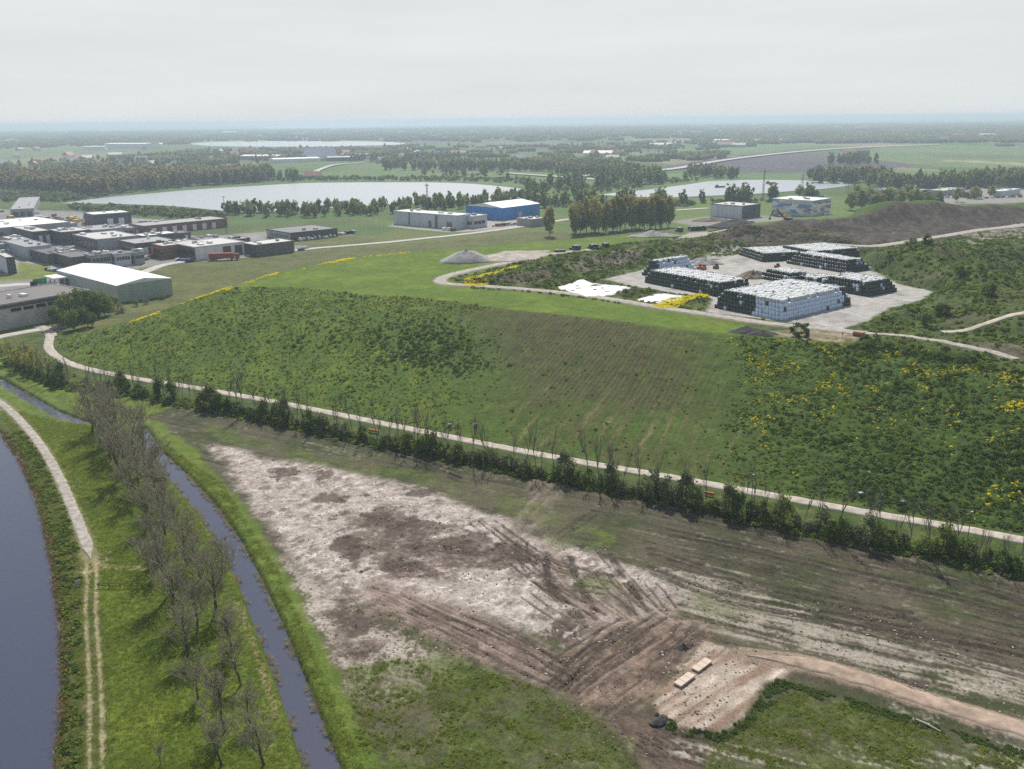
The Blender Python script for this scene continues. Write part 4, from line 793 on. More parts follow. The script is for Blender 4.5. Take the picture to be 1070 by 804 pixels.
# meadow tufts, stream bank, weeds at the foot of the picture, canal reeds
mead = PL([(0, 425), (60, 440), (140, 450), (200, 520), (250, 610), (310, 760), (330, 830), (60, 830), (70, 700), (60, 600), (40, 520)])
q = inside(mead, 36000); ok = (sdp(CANAL, q[:, 0], q[:, 1], 10) < -.8) & (sdp(STREAM2, q[:, 0], q[:, 1], 10) < -.5) & (dline(PATH, q[:, 0], q[:, 1], 5)[0] > 1.4) & (np.abs(dline(TRACK, q[:, 0], q[:, 1], 5)[0] - .75) > .35); q = q[ok]
scatter('meadow_grass', q, rng.uniform(.35, .9, len(q)), TF, 'grass of the meadow between canal and stream')
b2 = np.vstack([inside(PL([(360, 700), (400, 690), (470, 690), (540, 712), (590, 728), (640, 765), (668, 800), (660, 850), (385, 850)]), 9000), inside(PL([(830, 722), (900, 740), (1000, 772), (1100, 806), (1100, 850), (740, 850), (735, 790), (760, 772), (800, 740)]), 9000), inside(PL([(160, 455), (232, 505), (292, 600), (362, 760), (400, 850), (345, 850), (300, 690), (240, 555)]), 9000)])
b2 = b2[(sdp(STREAM2, b2[:, 0], b2[:, 1], 10) < -.4) & (sdp(PAD, b2[:, 0], b2[:, 1], 10) < .2)]; cl = fbm(b2[:, 0], b2[:, 1], 4, 3, 47)
b3 = b2[rng.uniform(0, 1, len(b2)) < np.clip(.45 + 1.2 * cl, 0, 1)]; scatter('field_grass', b3, rng.uniform(.4, 1.0, len(b3)), TF, 'grass growing over the bare field and stream bank')
b4 = b2[(rng.uniform(0, 1, len(b2)) < np.clip(.03 + .6 * cl, 0, .4)) & (proj(b2[:, 0], b2[:, 1], 0)[0] > 370)]; scatter('field_weeds', b4, rng.uniform(.25, .6, len(b4)), WD, 'weeds at the foot of the bare field')
dl = PL([(812, 712), (840, 716), (900, 733), (960, 752), (1020, 770), (1080, 788), (1080, 798), (1000, 772), (900, 742), (830, 724), (800, 742), (775, 766), (755, 776), (700, 766), (684, 746), (690, 748), (715, 762), (752, 768), (780, 752), (800, 720)])
q = inside(dl, 1500); q = q[fbm(q[:, 0], q[:, 1], 3, 2, 71) > -.15]; scatter('bank_weeds', q, rng.uniform(.2, .6, len(q)), WDD, 'dark weeds on the bank below the dirt road')
cb_ = np.asarray(CANAL[1:9]); s0 = np.r_[0, np.cumsum(np.hypot(*np.diff(cb_, axis=0).T))]; tt = rng.uniform(0, s0[-1], 3200); rp_ = np.stack([np.interp(tt, s0, cb_[:, 0]), np.interp(tt, s0, cb_[:, 1])], -1) + np.c_[rng.normal(.3, .5, 3200), rng.normal(0, .3, 3200)]
scatter('canal_reeds', rp_, rng.uniform(.5, 1.2, len(rp_)), RED + WD, 'brown reeds along the canal edge')
q = np.stack([np.interp(tt, s0, cb_[:, 0]), np.interp(tt, s0, cb_[:, 1])], -1) + np.c_[rng.uniform(1.0, 6.0, 3200), rng.normal(0, .3, 3200)]; q = q[(fbm(q[:, 0], q[:, 1], 3, 2, 48) > -.05) & (dline(PATH, q[:, 0], q[:, 1], 5)[0] > 1.4) & (dline(TRACK, q[:, 0], q[:, 1], 5)[0] > 1.7)]
scatter('canal_bank_weeds', q, rng.uniform(.4, 1.1, len(q)), WDD + WD, 'rough weeds on the canal bank')
sb = np.asarray(STREAM2[1:11]); sb2 = np.asarray(STREAM2[12:]); L_ = []
for b_ in (sb, sb2):
    s0 = np.r_[0, np.cumsum(np.hypot(*np.diff(b_, axis=0).T))]; tt = rng.uniform(0, s0[-1], 1300); L_.append(np.stack([np.interp(tt, s0, b_[:, 0]), np.interp(tt, s0, b_[:, 1])], -1) + rng.normal(0, .22, (1300, 2)))
q = np.vstack(L_); q = q[fbm(q[:, 0], q[:, 1], 4, 2, 49) > -.05]; scatter('stream_reeds', q, rng.uniform(.3, .7, len(q)), [RED[2]], 'dry pale reeds fringing the stream', zs=np.full(len(q), -.7))
q = np.vstack([inside(grow(STREAM, .8), 900)]); q = q[(fbm(q[:, 0], q[:, 1], 5, 2, 52) > .0)]; scatter('ditch_reeds', q, rng.uniform(.4, .8, len(q)), [RED[2], TF[0]], 'pale reeds in the ditch', zs=np.full(len(q), -.7))
# undergrowth of the hedge
tt = rng.uniform(0, sg_[-1], 5200); q = np.stack([np.interp(tt, sg_, hl[:, 0]), np.interp(tt, sg_, hl[:, 1])], -1) + gn * rng.normal(.4, 1.3, 5200)[:, None]
scatter('hedge_undergrowth', q, rng.uniform(.7, 1.8, len(q)), WD + WDD, 'undergrowth at the foot of the roadside hedge')

# clods and stones lying on the bare field
def clod_mesh(seed, mat):
    g = np.random.default_rng(seed); v = rdir(g, 8) * A(1, 1, .55) * g.uniform(.7, 1.1, (8, 1)); bm = bmesh.new(); [bm.verts.new(q_) for q_ in v]; bmesh.ops.convex_hull(bm, input=bm.verts[:]); me = bpy.data.meshes.new('clod'); bm.to_mesh(me); bm.free(); me.materials.append(mat); return me
M['clod_dark'] = mat_plain('dark_clod', (.085, .065, .052), .95, .3, 2); M['clod_pale'] = mat_plain('pale_clod', (.40, .35, .30), .95, .25, 2)
ff = PL([(225, 468), (300, 478), (480, 520), (700, 590), (1090, 680), (1100, 770), (900, 715), (800, 690), (720, 790), (640, 790), (560, 720), (400, 700), (350, 680), (290, 570)])
q = inside(ff, 26000); q = q[fbm(q[:, 0], q[:, 1], 6, 3, 57) + .4 * rng.uniform(-1, 1, len(q)) > 0]; pr = terrain(q[:, 0], q[:, 1])
scatter('soil_clods', q, .05 + .22 * rng.uniform(0, 1, len(q)) ** 3, [clod_mesh(k, M['clod_dark' if k < 3 else 'clod_pale']) for k in range(5)], 'clods and stones strewn over the bare field')
# --- far woods
FT = [crown_mesh('wood_tree', [M['wood'], M['woodbrown'], M['broad'], M['wood']][k], 700 + k, 4.2, 7.5, 8.5, 260, 18, .95, .1, .6) for k in range(4)]
FC = []
for k in range(4):                            # a copse: several crowns together
    g = np.random.default_rng(720 + k); VV = []; n0 = 0; 
    for j in range(16):
        n_ = 36; c_ = np.r_[g.uniform(-26, 26, 2), g.uniform(4, 7)]; q_ = c_ + rdir(g, n_) * (g.uniform(0, 1, n_) ** .5)[:, None] * A(6.5, 6.5, 5.5); q_[:, 2] = np.maximum(q_[:, 2], .2); a = rdir(g, n_); b = np.cross(a, rdir(g, n_)); b /= np.linalg.norm(b, axis=1)[:, None]; VV.append(quads(q_, a, b, 2.2)[0])
    VV = np.vstack(VV); FC.append(mesh_np('copse', VV, np.arange(len(VV)).reshape(-1, 4), [M['wood'], M['woodbrown'], M['wood'], M['broad']][k]))
LB = [crown_mesh('low_bush', [M['wood'], M['hedge2'], M['broad']][k], 740 + k, 2.2, 2.0, 2.2, 120, 12, .5) for k in range(3)]
def wood(name, polys, label, protos, smin, smax, gap=-.45, seed=1):
    Q = []
    for poly, n_ in polys:
        q = inside(PL(poly), n_); Q.append(q)
    q = np.vstack(Q); q = q[fbm(q[:, 0], q[:, 1], 45, 2, 60 + seed) > gap]
    scatter(name, q, rng.uniform(smin, smax, len(q)), protos, label, zs=np.zeros(len(q)))
wood('lakeside_wood', [([(-60, 200), (0, 199), (70, 204), (105, 205), (180, 197), (250, 192), (285, 190), (285, 184), (230, 184), (120, 186), (0, 188), (-60, 190)], 1500)], 'tall brownish wood on the far left shore of the large lake', [FT[1], FT[1], FT[0]], .75, 1.15, -.5)
wood('lakeside_scrub', [([(-40, 212), (0, 211), (60, 212), (105, 207), (75, 204), (0, 201), (-40, 203)], 420), ([(60, 215), (120, 218), (190, 221), (236, 226), (236, 230), (160, 227), (80, 220)], 260), ([(275, 190), (340, 189), (500, 190), (560, 194), (556, 188), (440, 186), (330, 186), (285, 186)], 330)], 'low green scrub round the large lake', LB, .6, 1.2, -.4, 2)
wood('shore_trees', [([(262, 191), (345, 189), (345, 186), (262, 187)], 40), ([(440, 188), (540, 190), (540, 183), (470, 180), (440, 182)], 60), ([(545, 201), (600, 204), (640, 200), (690, 193), (730, 189), (700, 187), (640, 191), (560, 195)], 330), ([(560, 212), (640, 212), (720, 212.5), (860, 208), (860, 210), (740, 215), (640, 218), (560, 218)], 330)], 'shrubby trees between the two lakes', LB * 2 + FT[2:3], .6, 1.1, -.3, 3)
wood('tree_rows', [([(470, 178), (520, 179), (600, 180), (600, 176), (520, 175), (470, 174)], 170), ([(580, 184), (680, 190), (700, 186), (640, 179), (590, 178)], 150), ([(716, 185), (770, 188), (770, 184), (716, 181)], 36), ([(400, 178), (480, 180), (480, 176), (400, 172)], 90), ([(360, 170), (480, 170), (480, 166), (360, 166)], 90)], 'rows of tall trees beyond the lakes', FT, .75, 1.05, -.6, 4)
wood('right_woods', [([(1000, 198), (1075, 197), (1110, 196), (1110, 191), (1010, 191)], 150), ([(905, 199), (1000, 198), (1000, 194), (905, 194)], 45), ([(838, 192), (930, 193), (930, 188), (850, 187)], 70), ([(866, 173), (916, 173), (916, 170), (866, 170)], 26)], 'woods beyond the yards at far right', FT, .8, 1.15, -.8, 5)
wood('left_midland_woods', [([(-60, 184), (0, 181), (120, 178), (220, 176), (330, 168), (440, 160), (440, 155), (330, 157), (200, 158), (170, 163), (60, 170), (-60, 175)], 700), ([(-60, 158), (100, 153), (200, 151), (200, 146), (0, 150), (-60, 152)], 1100)], 'bluish belt of woods and villages beyond the wood', FC[:2] + FT, .55, .95, .0, 6)
wood('middle_woods', [([(420, 166), (560, 168), (660, 163), (760, 156), (820, 150), (820, 146), (700, 148), (560, 153), (430, 153)], 330), ([(560, 171), (640, 172), (640, 169), (560, 168)], 80), ([(640, 172), (740, 167), (770, 162), (740, 161), (650, 167)], 90)], 'scattered woods in the hazy middle distance', FC + FT, .5, .85, .0, 7)
wood('right_horizon_woods', [([(760, 151), (900, 150), (1110, 149), (1110, 140), (900, 141), (760, 143)], 900)], 'blue wood line at the right in the distance', FC, .7, 1.05, -.2, 8)
wood('horizon_woods', [([(-100, 146), (200, 143), (500, 139), (800, 136), (1150, 133), (1150, 141), (800, 145), (500, 149), (200, 148), (-100, 152)], 1900), ([(-100, 140), (250, 137), (600, 133), (1150, 127.5), (1150, 133), (800, 136), (500, 139), (200, 143), (-100, 146)], 4200)], 'blue-grey woods merging below the horizon', FC, .7, 1.3, .05, 9)
#@@PART3
# ------------------------------------------------------------------ buildings
def mp_(name, col, rough=.6, var=.12, **k): M[name] = mat_plain(name, col, rough, var, **k)
for a in (('white_roof', (.72, .73, .72)), ('pale_roof', (.46, .45, .43)), ('grey_roof', (.27, .27, .275)), ('dark_roof', (.085, .085, .092)), ('green_grey_clad', (.33, .37, .35)), ('grey_clad', (.30, .31, .32)), ('pale_clad', (.52, .54, .58)), ('white_clad', (.70, .71, .73)),
          ('dark_clad', (.075, .075, .082)), ('brown_clad', (.135, .12, .115)), ('brick', (.21, .095, .07)), ('dark_brick', (.11, .075, .06)), ('blue_clad', (.035, .20, .56)), ('cream', (.5, .46, .36)), ('steel', (.36, .37, .38)), ('dark_steel', (.12, .12, .125)), ('rubber', (.02, .02, .02)),
          ('red_paint', (.32, .045, .03)), ('orange_paint', (.75, .16, .02)), ('green_paint', (.04, .24, .12)), ('yellow_paint', (.7, .45, .02)), ('white_paint', (.72, .72, .70)), ('black_paint', (.02, .02, .022)), ('silver_paint', (.42, .43, .45)), ('blue_paint', (.06, .13, .33)), ('rust', (.26, .115, .055)),
          ('red_tile', (.30, .12, .075)), ('concrete_slab', (.52, .42, .33)), ('white_wrap_and_glint', (.70, .73, .76)), ('panel_white', (.75, .76, .76)), ('panel_red', (.62, .10, .03)), ('panel_blue', (.10, .28, .58)), ('panel_sand', (.62, .50, .30)), ('timber', (.10, .085, .065))):
    mp_(a[0], a[1], streak=a[0].endswith('clad'), scale=.4)
mp_('dark_wrap', (.035, .052, .046), .38, .4, scale=1.2, spec=.6); mp_('gravel_grey', (.30, .29, .28), .95, .3, scale=.8, bump=.2); mp_('black_soil', (.06, .055, .055), .95, .3, scale=.8, bump=.2); mp_('brown_soil', (.16, .13, .10), .95, .4, scale=.8, bump=.2)
M['white_wrap_and_glint'] = mat_plain('white_wrap_and_glint', (.52, .54, .545), .5, .2, .7, spec=.4); M['sky_tint_wrap'] = mat_plain('sky_tinted_white_wrap', (.56, .66, .80), .45, .15, 1.0, spec=.5)  # bluish copy: sky light on the shaded bale sides put into the colour
gm, gn_, gb = mat_new('window_glass'); gb.inputs['Base Color'].default_value = (.03, .035, .045, 1); gb.inputs['Roughness'].default_value = .08; M['glass'] = gm
def solve_len(p0, d, ux):                  # length along d from p0 until the picture column ux
    lo, hi = 0.0, 400.0
    f = lambda t: float(proj(p0[0] + d[0] * t, p0[1] + d[1] * t, 0)[0]) - ux
    s0 = f(0)
    for _ in range(50):
        m_ = (lo + hi) / 2
        if f(m_) * s0 > 0: lo = m_
        else: hi = m_
    return lo
def height_at(p, px, py, z0=0):
    d = ray(px, py); return CAMH + float(d[2]) * math.hypot(*p) / math.hypot(d[0], d[1]) - z0
def building(name, label, Npx, Lx, Rx, top, wall='grey_clad', roof='pale_roof', ang=45, cat='building', wall2=None, roofk='flat', pan=6.0, doorsU=(), doorsV=(), winU=(), winV=(), win_h=(.35, .7), U=None, Vv=None, H=None, door='dark_clad', ledge=None, lights=0, group=None, base=0):
    p = P(*Npx); a = R(ang); u = A(math.cos(a), math.sin(a)); v = A(-math.sin(a), math.cos(a))
    U = U or solve_len(p, u, Rx); Vv = Vv or solve_len(p, v, Lx); H = H or max(3.0, height_at(p, Npx[0], top))
    U = min(max(U, 4), 110); Vv = min(max(Vv, 4), 140)
    e = empty(name, (p[0], p[1], -.05), a, label, cat, group); wall2 = wall2 or wall
    MB().box(0, U, 0, Vv, 0, H).build('wall', M[wall2], e)
    def panels(L, side, mt):
        n_ = max(1, int(round(L / pan))); w_ = L / n_
        for i in range(n_):
            x0, x1 = i * w_ + .09, (i + 1) * w_ - .09
            (MB().box(x0, x1, -.09, .02, .25, H - .12) if side == 'U' else MB().box(-.09, .02, x0, x1, .25, H - .12)).build('wall_panel', M[mt], e)
    panels(U, 'U', wall2); panels(Vv, 'V', wall)
    def put(nm, mt, side, L, t0, t1, z0, z1, dp):
        o = (MB().box(L * t0, L * t1, -dp, .05, z0, z1) if side == 'U' else MB().box(-dp, .05, L * t0, L * t1, z0, z1)).build(nm, M[mt], e); return o
    for t0, t1, hh in doorsU: d_ = put('door', door, 'U', U, t0, t1, 0, H * hh, .14)
    for t0, t1, hh in doorsV: d_ = put('door', door, 'V', Vv, t0, t1, 0, H * hh, .14)
    for t0, t1, n_ in winU:
        for i in range(n_): w0 = t0 + (t1 - t0) * i / n_; put('window', 'glass', 'U', U, w0, w0 + (t1 - t0) / n_ * .8, H * win_h[0], H * win_h[1], .13)
    for t0, t1, n_ in winV:
        for i in range(n_): w0 = t0 + (t1 - t0) * i / n_; put('window', 'glass', 'V', Vv, w0, w0 + (t1 - t0) / n_ * .8, H * win_h[0], H * win_h[1], .13)
    if ledge: put('ledge', ledge, 'U', U, 0, 1, H * .86, H * .98, .2); put('ledge', ledge, 'V', Vv, 0, 1, H * .86, H * .98, .2)
    if roofk == 'flat':
        r_ = MB().box(-.2, U + .2, -.2, Vv + .2, H + .004, H + .35).build('roof', M[roof], e)
        m_ = MB()
        for b_ in ((-.25, U + .25, -.25, .12), (-.25, U + .25, Vv - .12, Vv + .25), (-.25, .12, .125, Vv - .125), (U - .12, U + .25, .125, Vv - .125)): m_.box(*b_, H + .1, H + .62)
        m_.build('parapet', M[wall2], r_)
        top_ = H + .35
    else:                                   # low gable, ridge along the longer side
        rise = min(U, Vv) * .075; m_ = MB()
        if Vv >= U: vs = [(-.3, -.3, H), (U + .3, -.3, H), (U / 2, -.3, H + rise), (-.3, Vv + .3, H), (U + .3, Vv + .3, H), (U / 2, Vv + .3, H + rise)]
        else: vs = [(-.3, Vv + .3, H), (-.3, -.3, H), (-.3, Vv / 2, H + rise), (U + .3, Vv + .3, H), (U + .3, -.3, H), (U + .3, Vv / 2, H + rise)]
        r_ = m_.poly([(a_, b_, c_ + .004) for a_, b_, c_ in vs], [(0, 1, 2), (5, 4, 3), (0, 2, 5, 3), (2, 1, 4, 5), (1, 0, 3, 4)]).build('roof', M[roof], e); top_ = H + rise * .6
    g = random.Random(int(Npx[0] * 7 + Npx[1]))
    if roofk == 'flat':
        for i in range(lights + 3):
            x0 = U * g.uniform(.1, .8); y0 = Vv * g.uniform(.1, .8); s_ = g.uniform(1, 2.4)
            MB().box(x0, x0 + s_, y0, y0 + s_ * g.uniform(.7, 2.2), top_ - .02, top_ + g.uniform(.5, 1.5)).build('roof_unit', M[g.choice(['white_roof', 'steel', 'pale_roof'])], r_)
    return e, U, Vv, H
B = building
e, U, Vv, H = B('warehouse', 'large white-roofed hall with grey-green walls at the foot of the landfill', (124.5, 317), 62, 181, 298.5, 'green_grey_clad', 'white_roof', 47, roofk='gable', doorsV=((.80, .86, .62), (.90, .96, .62)), pan=6.5)
MB().box(-7, -.15, Vv - 14, Vv - 2, H * .72, H * .80).build('canopy', M['white_roof'], e); [MB().box(-6.8, -6.5, Vv - 13.8 + k * 5.6, Vv - 13.5 + k * 5.6, 0, H * .72).build('post', M['dark_steel'], e) for k in range(3)]
B('industrial_shed', 'near flat-roofed concrete shed cut off by the left edge', (-62, 358), -120, 41, 329, 'grey_clad', 'brown_clad', 55, U=58, Vv=28, H=9.5, doorsU=((.2, .34, .55),), winU=((.45, .95, 6),), win_h=(.68, .82), wall2='concrete', lights=4, ledge='dark_clad')
B('dark_hall', 'small pale and black hall at the left edge above the grass plot', (9, 287), -30, 18, 270, 'pale_clad', 'pale_roof', 40, wall2='dark_clad')
B('industrial_shed', 'pale blue-grey shed with red base at the left edge', (30, 272), 5, 55, 259, 'pale_clad', 'grey_roof', 45, doorsU=((.6, .75, .6),), winU=((.1, .4, 2),), lights=1, door='brick')
B('industrial_shed', 'low brown shed with dark flat roof, left of a matching pair', (52, 277), 30, 86, 266.5, 'brown_clad', 'dark_roof', 45, pan=8)
B('industrial_shed', 'low brown shed with dark flat roof, right of a matching pair', (76, 281), 52, 101, 270, 'brown_clad', 'dark_roof', 45, pan=8, winU=((.1, .9, 6),), win_h=(.1, .3))
B('office_building', 'grey two-storey offices with dark window bands behind the white hall', (97, 281), 90, 118, 268, 'grey_clad', 'dark_roof', 45, winU=((.05, .95, 5),), winV=((.1, .9, 3),), win_h=(.5, .8))
B('office_building', 'middle grey office block with stacked window bands behind the white hall', (122, 279), 112, 138, 266.5, 'pale_clad', 'dark_roof', 45, winU=((.05, .95, 5),), winV=((.1, .9, 3),), win_h=(.5, .8))
B('office_building', 'rightmost grey office block behind the white hall, beside the car park', (142, 277), 134, 152, 265, 'grey_clad', 'dark_roof', 45, winU=((.05, .95, 4),), winV=((.1, .9, 3),), win_h=(.5, .8))
B('distribution_hall', 'long hall with broad pale roof at the upper left', (-4, 251), -80, 75, 239.5, 'grey_clad', 'white_roof', 48, doorsU=((.05, .1, .7), (.3, .35, .7), (.55, .6, .7)), pan=14, Vv=60, lights=3)
B('industrial_shed', 'dark shed with red end wall beside the open storage yard', (99, 237), 92, 138, 225, 'dark_clad', 'white_roof', 42, wall2='dark_clad', Vv=22, doorsU=((.35, .5, .6), (.65, .8, .6)), door='white_clad')
B('terrace_building', 'long low brick terrace with grey roof and blue door panels', (152, 246), 146, 238, 237, 'brick', 'grey_roof', 47, Vv=24, doorsU=tuple((.08 + .12 * k, .13 + .12 * k, .75) for k in range(7)), door='white_clad', pan=7)
B('industrial_shed', 'grey shed with sawtooth white doors left of centre in the estate', (36, 256), 14, 55, 243, 'dark_clad', 'pale_roof', 45, doorsU=((.3, .5, .7), (.7, .9, .7)), door='white_clad', lights=2)
B('industrial_shed', 'grey shed with dark glazed front in the middle of the estate', (66, 256.5), 52, 96, 243.5, 'dark_clad', 'pale_roof', 45, winU=((.1, .9, 5),), lights=3)
B('industrial_shed', 'broad grey hall with pale flat roof in the middle of the estate', (103, 263.5), 78, 147, 251, 'dark_clad', 'pale_roof', 45, wall2='grey_clad', winV=((.1, .9, 5),), lights=2, pan=9)
B('industrial_shed', 'flat grey shed behind the broad grey hall', (98, 250), 80, 130, 241.5, 'grey_clad', 'grey_roof', 45, lights=4)
B('industrial_shed', 'dark low shed with white rooftop unit right of the broad hall', (150, 256), 140, 186, 247.5, 'dark_clad', 'white_roof', 45, lights=5)
B('industrial_shed', 'brick-fronted shed with grey roof beside the parked cars', (143, 268.5), 125, 184, 255.5, 'dark_brick', 'grey_roof', 45, wall2='dark_clad', winV=((.1, .9, 3),), doorsU=((.2, .3, .7), (.38, .48, .7)), door='white_clad')
B('industrial_shed', 'red brick unit with grey roof left of the truck', (172, 271), 160, 214, 258, 'brick', 'pale_roof', 45, wall2='brick', winV=((.1, .9, 3),), doorsU=((.3, .4, .6),), lights=2)
B('industrial_shed', 'brick and glass corner unit with pale roof directly behind the red truck', (205, 272.5), 182, 256, 259, 'dark_brick', 'pale_roof', 45, wall2='white_clad', winV=((.08, .92, 5),), doorsU=((.55, .72, .85), (.8, .95, .85)), door='dark_brick', lights=3)
B('industrial_shed', 'grey windowless shed at the right end of the estate road', (268, 268.5), 253, 308, 257, 'dark_clad', 'pale_roof', 45, wall2='brown_clad', pan=9, lights=1)
B('industrial_shed', 'long grey shed behind the corner unit', (214, 260.5), 200, 252, 252, 'brown_clad', 'dark_roof', 45, lights=1)
B('industrial_shed', 'black flat-roofed shed with white vans in front', (304, 252.5), 279, 353, 244.3, 'grey_clad', 'dark_roof', 43, wall2='dark_clad', winV=((.1, .9, 4),), pan=9)
for (n_, l_, r_, t_, w1_, w2_, rf_, lb) in (((17, 262), 2, 34, 252, 'grey_clad', 'dark_clad', 'pale_roof', 'grey shed above the pale blue-grey shed'), ((124, 247), 112, 150, 240, 'dark_clad', 'grey_clad', 'grey_roof', 'low shed between the broad hall and the brick terrace'), ((186, 262), 176, 206, 254.5, 'dark_clad', 'grey_clad', 'grey_roof', 'low grey shed behind the red brick unit'),
        ((60, 243.5), 44, 82, 235.5, 'grey_clad', 'grey_clad', 'pale_roof', 'pale-roofed shed beside the long hall'), ((178, 252), 168, 200, 245.5, 'dark_clad', 'brown_clad', 'dark_roof', 'dark-roofed shed in front of the brick terrace'), ((233, 259.5), 222, 262, 252.5, 'brown_clad', 'dark_clad', 'grey_roof', 'low brown shed behind the windowless shed'),
        ((118, 257), 108, 138, 250, 'grey_clad', 'dark_clad', 'dark_roof', 'dark-roofed annexe right behind the broad hall'), ((20, 243), 4, 40, 234, 'grey_clad', 'grey_clad', 'grey_roof', 'grey-roofed shed in front of the long pale hall'), ((158, 263.5), 150, 172, 256, 'brick', 'dark_clad', 'pale_roof', 'small brick unit squeezed between two sheds'), ((-6, 268), -20, 14, 257, 'grey_clad', 'grey_clad', 'grey_roof', 'grey shed half out of the left edge')):
    B('industrial_shed', lb, n_, l_, r_, t_, w1_, rf_, 45, wall2=w2_, winU=((.1, .6, 3),), doorsU=((.72, .84, .7),), door='white_clad', lights=2)
e, U, Vv, H = B('blue_hall', 'big bright blue hall with white roof near the lake', (525, 230.5), 487, 564, 217.5, 'blue_clad', 'white_roof', 50, roofk='gable', doorsU=((.42, .5, .5),), door='cream', pan=8)
e, U, Vv, H = B('factory', 'pale grey windowless factory left of the blue hall', (478, 240), 412, 492, 226, 'pale_clad', 'white_roof', 52, doorsV=((.08, .16, .5), (.3, .34, .5), (.4, .44, .5)), door='brick', pan=12, lights=3)
MB().box(-.25, .05, Vv * .30, Vv * .33, H * .2, H * .95).build('sign_panel', M['brick'], e); MB().box(-.3, .05, Vv * .74, Vv * .755, 0, H * 1.0).build('door', M['dark_clad'], e)
B('office_building', 'pale office block with small windows at the corner of the grey factory', (494, 239), 484, 509, 227, 'pale_clad', 'pale_roof', 52, winU=((.1, .9, 3),), winV=((.1, .9, 3),), win_h=(.3, .6))
B('industrial_shed', 'small low grey shed in front of the blue hall', (556, 237.5), 540, 570, 230, 'grey_clad', 'pale_roof', 45)
B('grey_hall', 'plain grey box hall left of the striped building', (775, 229), 742, 794, 216, 'pale_clad', 'pale_roof', 42, wall2='dark_clad', pan=8)
e, U, Vv, H = B('striped_building', 'building clad in white, blue, red and yellow panels', (848, 228.5), 806, 867, 210.5, 'panel_white', 'white_roof', 45, pan=40)
g = random.Random(5); cells = {}
for side, L in (('U', U), ('V', Vv)):
    nx = int(L / 5.2); nz = 9
    for i in range(nx):
        for k in range(nz):
            c = g.choice([['panel_white', 'panel_blue', 'panel_white'], ['panel_sand', 'panel_red', 'panel_sand', 'panel_white'], ['panel_blue', 'pale_clad', 'panel_white']][k % 3]); x0 = L * i / nx + .05 + (1.6 if k % 2 and i < nx - 1 else 0); x1 = min(L - .02, x0 + L / nx - .1); z0 = H * k / nz + .03; z1 = H * (k + 1) / nz - .05
            m_ = cells.setdefault(c, MB()); m_.box(x0, x1, -.2, -.1, z0, z1) if side == 'U' else m_.box(-.2, -.1, x0, x1, z0, z1)
for c, m_ in cells.items(): tag(m_.build('cladding_panel', M[c], e), None, None, None, 'stuff')
# yards at the far right behind the mounds
for i, (a_, l_, r_, t_, wl_, rf_, lb) in enumerate((((950, 206), 935, 972, 201, 'dark_clad', 'grey_roof', 'low dark shed left in the yard behind the willows'), ((985, 205), 968, 1008, 200, 'grey_clad', 'pale_roof', 'long grey shed in the middle of the yard behind the willows'), ((1012, 207), 1004, 1026, 202, 'dark_brick', 'dark_roof', 'brown shed in the yard behind the mounds'),
        ((1046, 206), 1034, 1066, 200.5, 'pale_clad', 'white_roof', 'white-roofed shed in the yard at the right edge'), ((968, 198), 958, 980, 190, 'dark_clad', 'dark_roof', 'dark steep-roofed barn beside the far right wood'), ((925, 203), 915, 938, 199, 'grey_clad', 'white_roof', 'small pale-roofed shed at the left of the far right yard'))):
    B('yard_shed', lb, a_, l_, r_, t_, wl_, rf_, 40, roofk='gable' if i == 4 else 'flat')
